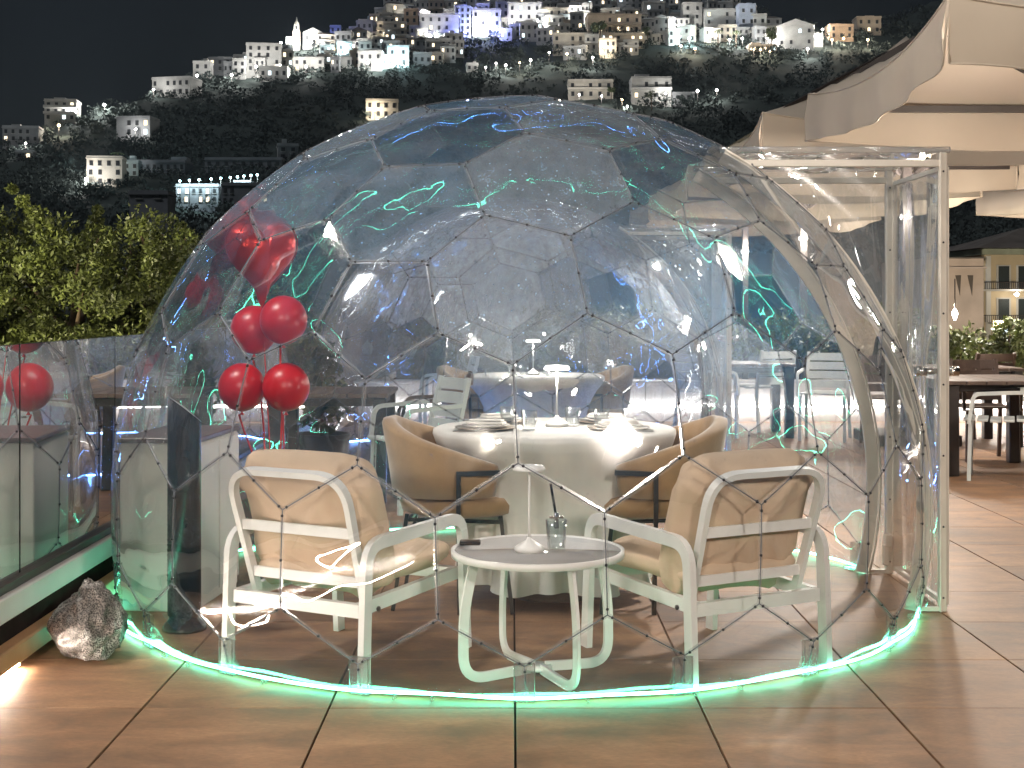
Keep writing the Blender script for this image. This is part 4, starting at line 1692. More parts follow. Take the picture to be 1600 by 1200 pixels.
def cut_bm(bm, door=True):
    """trim to the ground and remove the doorway"""
    def bis(co, no):
        bmesh.ops.bisect_plane(bm, geom=bm.verts[:] + bm.edges[:] + bm.faces[:], plane_co=co, plane_no=no, dist=1e-5)
    bis((0, 0, 0.012), (0, 0, 1))
    kill = [f for f in bm.faces if f.calc_center_median().z < 0.012]
    if door:
        xs = [v.co.x for v in bm.verts]
        ys = [v.co.y for v in bm.verts]
        if xs and max(xs) > .6 and min(ys) < DY1 and max(ys) > DY0:
            bis((0, DY0, 0), (0, 1, 0))
            bis((0, DY1, 0), (0, 1, 0))
            bis((0, 0, DOORH), (0, 0, 1))
            kill = [f for f in bm.faces if f.calc_center_median().z < 0.012 or
                    (DY0 < f.calc_center_median().y < DY1 and f.calc_center_median().x > .4 and f.calc_center_median().z < DOORH)]
    bmesh.ops.delete(bm, geom=kill, context='FACES')
    return len(bm.faces) > 0


def in_door(p):
    return DY0 < p.y < DY1 and p.x > .4 and p.z < DOORH


def bm_to_mesh(bm, name, mats, smooth):
    me = bpy.data.meshes.new(name)
    bm.to_mesh(me)
    for m_ in (mats if isinstance(mats, list) else [mats]):
        me.materials.append(m_)
    for p in me.polygons:
        p.use_smooth = smooth
    return me


def build_dome(loc, label, group):
    warped = []
    t = thing('igloo_dome', label, 'dome', loc, 0, group)
    faces = goldberg(4, R(-90 + DOME_ROT))
    cz = Vector((0, 0, ZC))
    bolts = MB()
    seen_edges = set()
    feet = []
    for fi, poly in enumerate(faces):
        P3 = [p * RD + cz for p in poly]
        if max(p.z for p in P3) < 0.05:
            continue
        cen = sum(P3, Vector()) / len(P3)
        nrm = (cen - cz).normalized()
        n = len(P3)
        rings = 6
        bm = bmesh.new()
        grid = {}
        cv = bm.verts.new(cen)
        rr_ = random.Random(fi)
        bow = rr_.uniform(.35, .95) if cen.z > .2 else 1.0

        def place(q):
            # between the flat polygon and the sphere, slightly uneven
            sph = (q - cz).normalized() * RD + cz
            return q.lerp(sph, bow)
        cv.co = place(cen) + nrm * rr_.uniform(-.004, .004)
        for r_ in range(1, rings + 1):
            for s in range(n):
                for k in range(r_):
                    a = cen.lerp(P3[s], r_ / rings)
                    b = cen.lerp(P3[(s + 1) % n], r_ / rings)
                    q = a.lerp(b, k / r_)
                    f_ = 1.0 if r_ < rings else 0.0
                    wob = .0025 * math.sin(q.x * 19 + fi) * math.sin(q.z * 23 + fi * 2) * math.sin(q.y * 17 + 1.7 * fi) * f_
                    pos = place(q) if f_ else q
                    if not f_:
                        pos = q.lerp(place(q), .5)
                    grid[r_, s, k] = bm.verts.new(pos + nrm * wob)

        def g(r_, s, k):
            if r_ == 0:
                return cv
            if k == r_:
                s = (s + 1) % n
                k = 0
            return grid[r_, s % n, k]
        for r_ in range(1, rings + 1):
            for s in range(n):
                for k in range(r_):
                    bm.faces.new((g(r_ - 1, s, min(k, r_ - 1)), g(r_, s, k), g(r_, s, k + 1)) if True else ())
                    if k < r_ - 1:
                        bm.faces.new((g(r_ - 1, s, k), g(r_, s, k + 1), g(r_ - 1, s, k + 1)))
        bmesh.ops.recalc_face_normals(bm, faces=bm.faces[:])
        if sum((f.normal.dot(nrm) for f in bm.faces)) < 0:
            bmesh.ops.reverse_faces(bm, faces=bm.faces[:])
        ok = cut_bm(bm)
        if not ok:
            bm.free()
            continue
        po = put('panel', bm_to_mesh(bm, 'panel', M['panel'], True), t)
        warped.append(po.data)
        lc = cen
        if lc.y < 0.15 and lc.z < 1.0:
            po['painted_haze'] = rr_.uniform(.15, .45)
        elif lc.x < -.45 and lc.y < 0 and lc.z < 1.7:
            po['painted_haze'] = rr_.uniform(.2, .6)
        else:
            po['painted_haze'] = rr_.choice((.3, .45, .6, .8, 1.0, 1.25, 1.6))
        bm.free()
        # border strip of this panel with its dark rim
        bm = bmesh.new()
        inset = .009
        outp, inp = [], []
        for s in range(n):
            for k in range(4):
                q = P3[s].lerp(P3[(s + 1) % n], k / 4)
                a = P3[s].lerp(P3[(s + 1) % n], k / 4)
                q = q.lerp(place(q), .5)
                outp.append(bm.verts.new(q + nrm * .004))
                d_ = (cen - q)
                d_ -= nrm * d_.dot(nrm)
                inp.append(bm.verts.new(q + d_.normalized() * inset + nrm * .004))
        tot = len(outp)
        for s in range(tot):
            s2 = (s + 1) % tot
            bm.faces.new((outp[s], outp[s2], inp[s2], inp[s]))
        if cut_bm(bm):
            me = bm_to_mesh(bm, 'flange', M['flange'], False)
            fo = put('flange', me, po)
            warped.append(me)
        bm.free()
        # seams: thin dark line on every shared edge, bolts
        rim = MB()
        for s in range(n):
            A, B = P3[s], P3[(s + 1) % n]
            mid = (A + B) / 2
            kk = (round(mid.x, 3), round(mid.y, 3), round(mid.z, 3))
            first = kk not in seen_edges
            seen_edges.add(kk)
            if first:
                path = []
                for k in range(9):
                    q = A.lerp(B, k / 8)
                    q = q.lerp((q - cz).normalized() * RD + cz, .4)
                    if q.z > .012 and not in_door(q):
                        path.append(q + (q - cz).normalized() * .004)
                if len(path) > 1:
                    rim.tube(path, .0021, 5)
                for k in (0.06, .5, .94):
                    q = A.lerp(B, k)
                    q = q.lerp((q - cz).normalized() * RD + cz, .4)
                    if q.z > .03 and not in_door(q):
                        nn = (q - cz).normalized()
                        bolts.ball(q + nn * .005, .0058, 1)
                lo, hi = (A, B) if A.z < B.z else (B, A)
                if hi.z > .05 and lo.z < .012 and not in_door(hi) and abs(lo.x - hi.x) + abs(lo.y - hi.y) < .25:
                    feet.append(hi)
        if rim.v:
            warped.append(rim.build('seam', M['dark_edge'], po).data)
    bo = tag(bolts.build('bolts', M['bolt'], t), kind='stuff')
    warped.append(bo.data)
    for me in warped:
        warp_mesh(me)
    # clear brackets that stand on the floor at the foot of each upright seam
    fb = MB()
    fb.bbox((0, 0, .065), (.07, .016, .125), .003)
    fb.box((0, .02, .004), (.07, .05, .006))
    fb.tube([(-.034, -.009, .002), (-.034, -.009, .128), (.034, -.009, .128), (.034, -.009, .002)], .002, 4)
    fm = fb.mesh('foot_bracket', M['bracket'])
    for p in feet:
        a = math.atan2(p.y, p.x)
        rb = math.sqrt(RD ** 2 - ZC ** 2) + .012
        o = put('foot_bracket', fm, t, (math.cos(a) * rb, math.sin(a) * rb, 0), a + PI / 2)
    # cream arches of the doorway
    for yy in (DY0, DY1):
        m = MB()
        rc = math.sqrt(RD ** 2 - yy ** 2)
        z_hi = DOORH - ZC
        a0 = math.asin(-(ZC - .0) / rc)
        a1 = math.asin(z_hi / rc)
        for (ra, rb, yo, th) in ((.005, -.05, 0, .022),):
            pts = []
            K = 40
            for k in range(K + 1):
                a = a0 + (a1 - a0) * k / K
                for (r_, y_) in ((rc + ra, yy + th / 2), (rc + ra, yy - th / 2), (rc + rb, yy - th / 2), (rc + rb, yy + th / 2)):
                    pts.append((r_ * math.cos(a), y_, ZC + r_ * math.sin(a)))
            fs = []
            for k in range(K):
                for j in range(4):
                    fs.append((k * 4 + j, k * 4 + (j + 1) % 4, (k + 1) * 4 + (j + 1) % 4, (k + 1) * 4 + j))
            fs += [(0, 1, 2, 3), tuple(K * 4 + j for j in (3, 2, 1, 0))]
            m.add([(p[0], p[1], max(p[2], .002)) for p in pts], fs)
        # raised lip along the outer edge
        lip = [((rc + .012) * math.cos(a0 + (a1 - a0) * k / 40), yy - .014, max(.003, ZC + (rc + .012) * math.sin(a0 + (a1 - a0) * k / 40))) for k in range(41)]
        m.tube(lip, .006, 5)
        m.build('door_arch', M['cream_metal'], t)
        # film wall between the arch and the post
        m = MB()
        nx, nz = 14, 26
        pts = []
        for j in range(nz + 1):
            z = .01 + (DOORH - .01) * j / nz
            xa = math.sqrt(max(rc ** 2 - (z - ZC) ** 2, .01)) + .004
            for i in range(nx + 1):
                x = xa + (DOORX - .02 - xa) * i / nx
                w = .012 * math.sin(i / nx * PI) * math.sin(z * 7 + i * .6) * math.sin(z * 2.1 + 1)
                pts.append((x, yy + w, z))
        fs = []
        for j in range(nz):
            for i in range(nx):
                a = j * (nx + 1) + i
                fs.append((a, a + 1, a + nx + 2, a + nx + 1))
        m.add(pts, fs, 0, True)
        m.build('entrance_film', M['film'], t)
        # upright post
        m = MB()
        m.bbox((DOORX, yy, DOORH / 2), (.034, .03, DOORH), .004)
        m.bbox((DOORX - .012, yy - .018 if yy < 0 else yy + .018, DOORH / 2), (.008, .01, DOORH), .002)
        po = m.build('door_post', M['cream_metal'], t)
        m = MB()
        for k in range(7):
            m.ball((DOORX, yy - .016, .06 + k * .3), .005, 1)
        tag(m.build('screws', M['bolt'], po), kind='stuff')
        m = MB()
        xa = math.sqrt(max(rc ** 2 - (DOORH - ZC) ** 2, .01))
        m.bbox(((xa + DOORX) / 2, yy, DOORH - .045), (DOORX - xa, .02, .03), .003)
        m.build('top_rail', M['cream_metal'], t)
        m = MB()
        m.tube([(xa - .02, yy - .004, DOORH + .012), (DOORX + .03, yy - .004, DOORH + .012)], .014, 8)
        m.build('roof_edge', M['flange'], t)
        m = MB()
        x0 = math.sqrt(max(rc ** 2 - ZC ** 2, .01))
        m.box2((x0 + .02, yy - .012, .003), (DOORX - .018, yy + .012, .02))
        m.build('sill', M['cream_metal'], t)
    # roof film
    m = MB()
    pts = []
    for j in range(13):
        y = DY0 + (DY1 - DY0) * j / 12
        rc = math.sqrt(RD ** 2 - y ** 2)
        xa = math.sqrt(max(rc ** 2 - (DOORH - ZC) ** 2, .01)) + .003
        for i in range(13):
            x = xa + (DOORX + .01 - xa) * i / 12
            pts.append((x, y, DOORH + .014 * math.sin(i * 1.1) * math.sin(j * .9)))
    fs = []
    for j in range(12):
        for i in range(12):
            a = j * 13 + i
            fs.append((a, a + 1, a + 14, a + 13))
    m.add(pts, fs, 0, True)
    m.build('entrance_roof', M['film'], t)
    # door leaf
    m = MB()
    pts = []
    for j in range(25):
        z = .03 + (DOORH - .09) * j / 24
        for i in range(13):
            y = DY0 + .03 + (DY1 - DY0 - .06) * i / 12
            pts.append((DOORX + .022 + .006 * math.sin(z * 6 + i) * math.sin(i * .5), y, z))
    fs = []
    for j in range(24):
        for i in range(12):
            a = j * 13 + i
            fs.append((a, a + 1, a + 14, a + 13))
    m.add(pts, fs, 0, True)
    dl = m.build('door_leaf', M['film'], t)
    m = MB()
    for q in (((DOORX + .022, DY0 + .02, .03), (DOORX + .022, DY0 + .02, DOORH - .06)), ((DOORX + .022, DY1 - .02, .03), (DOORX + .022, DY1 - .02, DOORH - .06)),
              ((DOORX + .022, DY0 + .02, DOORH - .06), (DOORX + .022, DY1 - .02, DOORH - .06)), ((DOORX + .022, DY0 + .02, .03), (DOORX + .022, DY1 - .02, .03))):
        m.bar([q[0], q[1]], .02, .02, up=(1, 0, .01))
    m.build('door_frame', M['cream_metal'], dl)
    m = MB()
    m.tube([(DOORX - .07, DY0 + .13, 1.01), (DOORX + .11, DY0 + .13, 1.01)], .012, 10)
    m.tube([(DOORX - .07, DY0 + .13, 1.01), (DOORX - .03, DY0 + .13, 1.01)], .022, 12)
    m.tube([(DOORX + .07, DY0 + .13, 1.01), (DOORX + .11, DY0 + .13, 1.01)], .022, 12)
    m.build('handle', M['steel'], dl)
    m = MB()
    m.bbox((DOORX - .02, DY1 - .05, .17), (.035, .05, .06), .004)
    m.bbox((DOORX - .03, DY1 - .05, .10), (.03, .03, .1), .004)
    m.build('latch', M['cream_metal'], dl)
    return t


DOME_ROT = 54.0
DOME_A = Vector((0.03, 6.23, 0))
DOME_B = Vector((0.03, 12.0, 0))
dome = build_dome(DOME_A, 'clear geodesic plastic dome in front, around the lounge chairs and dining table', 'clear geodesic domes')
dome2 = dup(dome, DOME_B, 0, 'second clear geodesic dome farther back, seen through the front one')
for ch in dome2.children:
    if 'painted_haze' in ch.keys():
        ch['painted_haze'] = rnd.choice((.8, 1.2, 1.5, 2.0, 2.6, 3.2))  # more painted haze, so the back dome looks brighter inside


def neon(loc, mat, label):
    t = thing('neon_strip', label, 'neon light', loc, 0, 'neon strips round the domes')
    rb = math.sqrt(RD ** 2 - ZC ** 2) + .014
    a_d = math.asin((DY1 + .03) / rb)
    m = MB()
    n = 130
    path = []
    for k in range(n + 1):
        a = a_d + (2 * PI - 2 * a_d) * k / n
        r_ = rb + .006 * math.sin(a * 9.3) + .004 * math.sin(a * 23)
        path.append((r_ * math.cos(a), r_ * math.sin(a), .016 + .003 * math.sin(a * 17)))
    m.tube(path, .0050, 8)
    m.build('tube', mat, t)
    c = MB()
    c.box((0, 0, .010), (.008, .026, .020))
    cm = c.mesh('clip', M['bracket'])
    for k in range(28):
        a = a_d + .1 + (2 * PI - 2 * a_d - .2) * (k + .35 * math.sin(k * 2.3)) / 27.5
        put('clip', cm, t, (rb * math.cos(a) + .012 * math.cos(a), rb * math.sin(a) + .012 * math.sin(a), -.002), a + PI / 2)


neon(DOME_A, M['neon_green'], 'green neon tube lying on the tiles round the base of the front dome')
neon(DOME_B, M['neon_blue'], 'blue neon tube lying on the tiles round the base of the back dome')
#@@FURN
# ================================================================== FURNITURE
def cushion_mb(sx, sy, sz, e=.32, seed=0, wr=.006, nsub=14, pucker=0.0):
    """puffy cushion: rounded slab with soft creases"""
    m = MB()
    pts, fs = [], []
    rr_ = random.Random(seed)
    ph = [rr_.uniform(0, 6.28) for _ in range(8)]
    nu, nv = 44, 20
    def sg(c, p):
        return math.copysign(abs(c) ** p, c)
    for j in range(nv + 1):
        v = -PI / 2 + PI * j / nv
        for i in range(nu):
            u = 2 * PI * i / nu
            x = sg(math.cos(u), e) * sg(math.cos(v), .55)
            y = sg(math.sin(u), e) * sg(math.cos(v), .55)
            z = sg(math.sin(v), .8)
            d = wr * (math.sin(x * 9 + ph[0] + y * 4) * math.sin(y * 8 + ph[1]) + .7 * math.sin(x * 17 + ph[2]) * math.sin(z * 5 + y * 13 + ph[3]))
            ed = max(abs(x), abs(y))
            d += pucker * math.sin((x * 14 if abs(y) > abs(x) else y * 14) + ph[4]) * max(0, ed - .55)
            pts.append((x * sx / 2 * (1 + d / sx), y * sy / 2 * (1 + d / sy), z * sz / 2 * (1 - .22 * ed ** 4) + d))
    for j in range(nv):
        for i in range(nu):
            a = j * nu + i
            b = j * nu + (i + 1) % nu
            fs.append((a, b, b + nu, a + nu))
    m.add(pts, fs, 0, True)
    return m


def xform(mb, mat):
    mb.v = [tuple(mat @ Vector(p)) for p in mb.v]
    return mb


def lounge_chair(loc, rotz, label):
    t = thing('lounge_chair', label, 'chair', loc, rotz, 'white framed lounge chairs with tan cushions')
    W = M['white_metal']
    hw, dp = .295, .65
    for s in (-1, 1):
        m = MB()
        path = arc_path([(s * hw, -.02, 0), (s * hw, .0, .485), (s * hw, dp - .03, .50), (s * hw, dp, 0)], .085, 6)
        m.bar(path, .044, .024, up=(1, 0, 0.001), smooth=False)
        # path section: width across x, thin along the bend
        m.build('arm_frame', W, t)
        m = MB()
        m.bar([(s * (hw - .035), .0, .265), (s * (hw - .035), dp - .02, .285)], .024, .045)
        m.build('side_rail', W, t)
        m = MB()
        m.tube([(s * (hw + .024), .03, .27), (s * (hw + .03), .03, .27)], .009, 8)
        m.build('bolt', M['bolt'], t)
    for y, z in ((.0, .262), (dp - .03, .285)):
        m = MB()
        m.bar([(-hw + .024, y, z), (hw - .024, y, z)], .03, .045)
        m.build('cross_rail', W, t)
    # back frame
    zb, zt = .27, .72
    yb, yt = .075, -.07
    lean = lambda z: yb + (yt - yb) * (z - zb) / (zt - zb)
    bw = .235
    m = MB()
    path = arc_path([(-bw, lean(zb), zb), (-bw - .015, lean(zt), zt), (bw + .015, lean(zt), zt), (bw, lean(zb), zb)], .12, 8)
    m.sweep(path, [(-.011, -.0155), (.011, -.0155), (.011, .0155), (-.011, .0155)], False, (0, 1, .3), 0, False)
    m.build('back_frame', W, t)
    for z in (.52, .345):
        m = MB()
        m.bar([(-bw - .003, lean(z), z), (bw + .003, lean(z), z)], .014, .036)
        m.build('back_slat', W, t)
    # cushions
    cm = cushion_mb(.53, .60, .13, seed=int(abs(rotz) * 100), pucker=.006)
    xform(cm, Matrix.Translation((0, .35, .365)))
    cm.build('seat_cushion', M['tan_cushion'], t)
    ang = math.atan2(yb - yt, zt - zb)
    cm = cushion_mb(.58, .53, .20, e=.40, seed=3 + int(abs(rotz) * 100), pucker=.035, wr=.009)
    xform(cm, Matrix.Translation((0, .118, .53)) @ Matrix.Rotation(ang, 4, 'X') @ Matrix.Rotation(PI / 2, 4, 'X'))
    cm.build('back_cushion', M['tan_cushion'], t)
    return t


lounge_chair((-.747, 4.78, 0), R(-29), 'left lounge chair seen from behind, beside the tower fan and balloons')
lounge_chair((.856, 4.80, 0), R(29), 'right lounge chair seen from behind, beside the glass entrance')


def side_table(loc):
    t = thing('side_table', 'round white side table with grey top between the two lounge chairs', 'table', loc)
    W = M['white_metal']
    m = MB()
    m.lathe([(.0, .428), (.292, .428), (.292, .437), (.0, .437)], 48, caps=False)
    m.build('tabletop', M['tabletop'], t)
    m = MB()
    pts = [(.298 * math.cos(2 * PI * k / 64), .298 * math.sin(2 * PI * k / 64), .43) for k in range(64)]
    m.bar(pts, .012, .023, closed=True, smooth=True)
    m.build('rim', W, t)
    for a in (R(26), R(116), R(206), R(296)):
        ca, sa = math.cos(a), math.sin(a)
        prof = arc_path([(.245, .415), (.285, .24), (.285, .012), (.03, .026)], .085, 8)
        pr2 = [(ca * p[0], sa * p[0], p[1]) for p in [(q.x, q.y) for q in [Vector((r_[0], r_[1], 0)) for r_ in prof]]]
        m = MB()
        m.bar(pr2, .034, .012, up=(-sa, ca, 0.0001))
        m.v = m.v
        m.build('leg', W, t)
    m = MB()
    m.lathe([(.05, .020), (.05, .034)], 16)
    m.build('hub', W, t)
    return t


def arc_path2(pts, rad, n):
    return arc_path([(p[0], p[1], 0) for p in pts], rad, n)


_old = arc_path
def arc_path(pts, rad, n=5):
    pts = [tuple(p) + (0,) * (3 - len(p)) for p in pts]
    return _old(pts, rad, n)


side_table((.09, 4.83, 0))


def table_lamp(loc, label, lit, h=.29, power=8.0):
    t = thing('table_lamp', label, 'lamp', loc, 0, 'slim cordless table lamps')
    W = M['white_metal']
    m = MB()
    m.lathe([(.052, 0), (.052, .014), (.045, .02), (.012, .04), (.006, .05)], 28)
    m.build('base', W, t)
    m = MB()
    m.tube([(0, 0, .045), (0, 0, h)], .0045, 8)
    m.build('stem', W, t)
    m = MB()
    m.lathe([(.012, h + .012), (.05, h + .008), (.058, h - .004), (.056, h - .008), (.02, h - .004)], 28)
    m.build('shade', M['lamp_glow'] if lit else W, t)
    if lit:
        point_light('lamp_light', t, (0, 0, h - .035), power, (1, .93, .82), .03)
    return t


table_lamp((.06, 4.80, .438), 'unlit slim table lamp on the grey side table', False)

t = thing('glass_jar', 'aqua glass jar with a black stick standing on the side table', 'jar', (.155, 4.80, .438))
m = MB()
m.lathe([(.028, 0), (.030, .01), (.038, .11), (.035, .11), (.027, .014), (.0, .012)], 20, caps=False)
m.build('jar', clear_mat('aqua_glass', tint=(.955, .985, .98), haze=.008, hazecol=(.6, .8, .8), bump=0, gain=2.6, dirt=False), t)
m = MB()
m.box((0, 0, .118), (.05, .008, .008))
m.box((0, 0, .118), (.008, .05, .008))
m.tube([(0, 0, .08), (0, 0, .135)], .009, 8)
m.build('holder', M['steel'], t)
m = MB()
m.tube([(.002, 0, .10), (-.02, 0, .235)], .0045, 6)
m.build('stick', M['black_plastic'], t)
t = MB()
t.bbox((-.15, 4.93, .446), (.075, .05, .014), .004)
tag(t.build('remote_control', M['black_plastic']), 'small black remote control lying on the side table', 'remote')


# ---- dining table
def cloth_table(loc, label_t, label_c, hem=.07, rtop=.545):
    t = thing('dining_table', label_t, 'table', loc, 0, 'round dining tables under white cloths')
    m = MB()
    m.lathe([(rtop - .02, .715), (rtop - .02, .738)], 40)
    m.build('tabletop', M['charger'], t)
    m = MB()
    m.lathe([(.22, .0), (.22, .02), (.04, .04), (.04, .714)], 20)
    m.build('pedestal', M['dark_metal'], t)
    m = MB()
    nu = 120
    prof = [(0.0, .7450), (.2, .7451), (.4, .745), (.5, .745), (rtop - .012, .7445), (rtop, .738), (rtop + .003, .72), (rtop - .012, .68), (.49, .63), (.45, .57), (.415, .5), (.395, .42),
            (.385, .34), (.385, .26), (.39, .18), (.40, .11), (.41, hem)]
    pts, fs = [], []
    for j, (r_, z) in enumerate(prof):
        dn = max(0, (.74 - z) / .67)
        for i in range(nu):
            a = 2 * PI * i / nu
            fold = (.6 * math.sin(a * 11 + .6 * math.sin(a * 3)) + .4 * math.sin(a * 19 + 1.3) + .35 * math.sin(a * 6 + 2))
            rr_ = r_ + fold * .045 * dn ** .7
            pts.append((rr_ * math.cos(a), rr_ * math.sin(a), z + (.012 * math.sin(a * 7) * dn if j == len(prof) - 1 else 0)))
    for j in range(len(prof) - 1):
        for i in range(nu):
            a = j * nu + i
            b = j * nu + (i + 1) % nu
            fs.append((a, b, b + nu, a + nu))
    m.add(pts, fs, 0, True)
    c = m.build('tablecloth', M['cloth'], None, loc)
    tag(c, label_c, 'tablecloth', 'white tablecloths')
    return t


TB = Vector((.19, 6.2, 0))
cloth_table(TB, 'round dining table in the front dome hidden under its cloth', 'white cloth draped to the floor over the front dining table')
TB2 = Vector((.175, 10.75, 0))
cloth_table(TB2, 'round dining table in the back dome hidden under its cloth', 'white cloth over the table in the back dome')
ZT = .7465
table_lamp((.203, 6.22, ZT), 'lit slim table lamp in the middle of the front dining table', True, .265)
table_lamp((.165, 10.75, ZT), 'lit slim table lamp on the table in the back dome', True, .265, 22.0)


def glass(loc, label, h=.085, r=.036):
    m = MB()
    m.lathe([(r * .82, 0), (r, h), (r * .94, h), (r * .76, .012), (0, .01)], 24, caps=False)
    m.lathe([(r * .82, .0), (0.0, .0)], 24, caps=False)
    o = m.build('drinking_glass', M['tumbler'], None, loc)
    tag(o, label, 'glass', 'drinking glasses')
    return o


glass((-.02, 6.30, ZT), 'clear drinking glass at the back left of the front dining table')
glass((.075, 6.05, ZT), 'clear drinking glass at the front left, nearest the camera')
glass((.275, 6.24, ZT), 'ribbed clear glass just right of the lit table lamp')
glass((.40, 6.14, ZT), 'clear glass standing beside the right hand plates')
glass((.0, 10.65, ZT), 'clear glass left of the lamp on the back table')
glass((.09, 10.55, ZT), 'square looking glass beside the lamp on the back table')
glass((.27, 10.65, ZT), 'clear glass right of the lamp on the back table')


def setting(x, y, where, rot):
    g = 'place settings on the front dining table'
    p = thing('plate', 'brown rimmed plate ' + where, 'plate', (x, y, ZT), 0, g)
    m = MB()
    m.lathe([(.07, 0), (.135, .008), (.138, .012), (.07, .006), (0, .005)], 32, caps=False)
    m.build('charger', M['charger'], p)
    m = MB()
    m.lathe([(.06, .009), (.105, .018), (.107, .022), (.06, .014), (0, .013)], 32, caps=False)
    m.build('dish', M['plate'], p)
    n = MB()
    n.bbox((0, 0, 0), (.07, .17, .012), .005, None, 0, 2)
    n.bbox((.01, 0, .011), (.06, .15, .008), .004, Matrix.Rotation(.05, 3, 'Y'), 0, 2)
    o = n.build('napkin', M['cloth'], None, (x, y, ZT + .029), rot)
    tag(o, 'folded white napkin on the plate ' + where, 'napkin', g)
    for k, s in enumerate((-1, 1)):
        c = MB()
        c.bar([(0, -.09, 0), (0, .03, .002)], .009, .003)
        c.bar([(0, .03, .002), (0, .10, .001)], .018, .003)
        ox, oy = math.cos(rot) * s * .165, math.sin(rot) * s * .165
        o = c.build('fork' if s < 0 else 'knife', M['steel'], None, (x + ox, y + oy, ZT + .003), rot)
        tag(o, '%s beside the plate %s' % ('fork' if s < 0 else 'knife', where), 'cutlery', g)


setting(-.115, 6.08, 'at the front left of the dining table', R(75))
setting(-.06, 6.42, 'at the back left of the dining table', R(120))
setting(.47, 6.08, 'at the front right of the dining table', R(-75))
setting(.44, 6.42, 'at the back right of the dining table', R(-120))


def tub_chair(loc, rotz, label):
    t = thing('tub_chair', label, 'chair', loc, rotz, 'camel velvet tub chairs')
    n = 60
    amax = R(128)
    pts = []
    prof_n = 0
    for i in range(n + 1):
        a = -amax + 2 * amax * i / n
        q = abs(a) / amax
        top = .805 - .18 * max(0, (q - .10) / .90) ** 1.1
        bot = .475 + .015 * q
        th = .052
        endr = min(1, (1 - q) / .06) ** .5 if q > .94 else 1
        th *= max(endr, .25)
        cx_, cy_ = math.sin(a), -math.cos(a)
        pleat = .006 * math.sin(a * 22)
        sec = []
        for (ro, z) in ((.0, bot), (.006, bot + (top - bot) * .5), (.016, top - .02), (.008, top - .003), (-.5, top + .004), (-.9, top - .004), (-1.02, top - .03)):
            sec.append((ro if ro > -.1 else ro * th, z))
        inner = [(-th - .006 + pleat, bot + (top - bot) * .55), (-th + pleat * .5, bot + .0)]
        allp = sec + inner
        prof_n = len(allp)
        rx, ry = .295, .285
        for (ro, z) in allp:
            fl = .03 * (z - .47) / .3
            pts.append(((rx + ro + fl) * cx_, (ry + ro + fl) * cy_, z))
    fs = []
    for i in range(n):
        for j in range(prof_n):
            a = i * prof_n + j
            b = i * prof_n + (j + 1) % prof_n
            fs.append((a, b, b + prof_n, a + prof_n))
    fs += [tuple(range(prof_n))[::-1], tuple(n * prof_n + j for j in range(prof_n))]
    m = MB()
    m.add(pts, fs, 0, True)
    m.build('backrest', M['velvet'], t)
    m = MB()
    m.lathe([(.05, .395), (.20, .39), (.265, .41), (.275, .445), (.255, .475), (.12, .485), (.0, .486)], 40, caps=False)
    xform(m, Matrix.Translation((0, .02, 0)))
    m.build('seat', M['velvet'], t)
    for s in (-1, 1):
        m = MB()
        m.bar([(s * .26, .03, 0), (s * .315, .03, .40), (s * .318, .03, .595), ], .018, .018, up=(0, 1, 0.01))
        m.bar([(s * .318, .021, .595), (s * .30, .20, .60)], .02, .02)
        m.build('leg', M['black_metal'], t)
        m = MB()
        m.bar([(s * .24, .25, 0), (s * .235, .20, .41)], .016, .016, up=(0, 1, 0.01))
        m.build('leg', M['black_metal'], t)
        m = MB()
        m.bar([(s * .20, -.26, 0), (s * .19, -.20, .41)], .016, .016, up=(0, 1, 0.01))
        m.build('leg', M['black_metal'], t)
    m = MB()
    m.bar([(-.235, .19, .385), (-.19, -.19, .385), (.19, -.19, .385), (.235, .19, .385)], .016, .016, closed=True)
    m.build('seat_frame', M['black_metal'], t)
    return t


tub_chair((-.235, 6.02, 0), R(-93), 'camel velvet tub chair on the left side of the front dining table')
tub_chair((.61, 6.02, 0), R(93), 'camel velvet tub chair on the right side of the front dining table')

# ---- cabinet and tower fan
t = thing('storage_cabinet', 'white cabinet with dark top standing at the left inside the front dome', 'cabinet', (-1.47, 6.12, 0), R(-5))
m = MB()
m.bbox((0, 0, .355), (.33, .62, .71), .006)
m.build('body', M['cabinet'], t)
m = MB()
m.bbox((0, 0, .723), (.345, .635, .022), .004)
m.build('top', M['cabinet_top'], t)
for s in (-1, 1):
    m = MB()
    m.bbox((.167, s * .155, .37), (.012, .295, .66), .003)
    m.build('door', M['cabinet'], t)

t = thing('tower_fan', 'tall black tower fan with slanted shiny top in front of the cabinet', 'fan', (-1.31, 5.50, 0))
m = MB()
m.lathe([(.088, 0), (.088, .012), (.075, .03), (.06, .045), (.06, .06)], 32)
m.build('base', M['black_plastic'], t)
m = MB()
seg = 32
pts = []
for lv in range(2):
    for k in range(seg):
        a = 2 * PI * k / seg
        x, y = .066 * math.cos(a), .066 * math.sin(a)
        z = .06 if lv == 0 else .88 - x * .75 - y * .3
        pts.append((x, y, z))
m.add(pts, [(k, (k + 1) % seg, seg + (k + 1) % seg, seg + k) for k in range(seg)] + [tuple(range(seg))[::-1]], 0, True)
m.build('body', M['black_plastic'], t)
m = MB()
m.add([(p[0] * 1.01, p[1] * 1.01, p[2] + .001) for p in pts[seg:]] + [(0, 0, .89)], [(k, (k + 1) % seg, seg) for k in range(seg)], 0, True)
m.build('control_panel', M['white_metal'], t)
m = MB()
for k in range(26):
    z = .2 + k * .02
    m.tube([(.0668 * math.cos(a), .0668 * math.sin(a), z) for a in [R(-178 + 4 * q) for q in range(8)]], .0016, 4)
tag(m.build('grille', M['dark_metal'], t), kind='stuff')

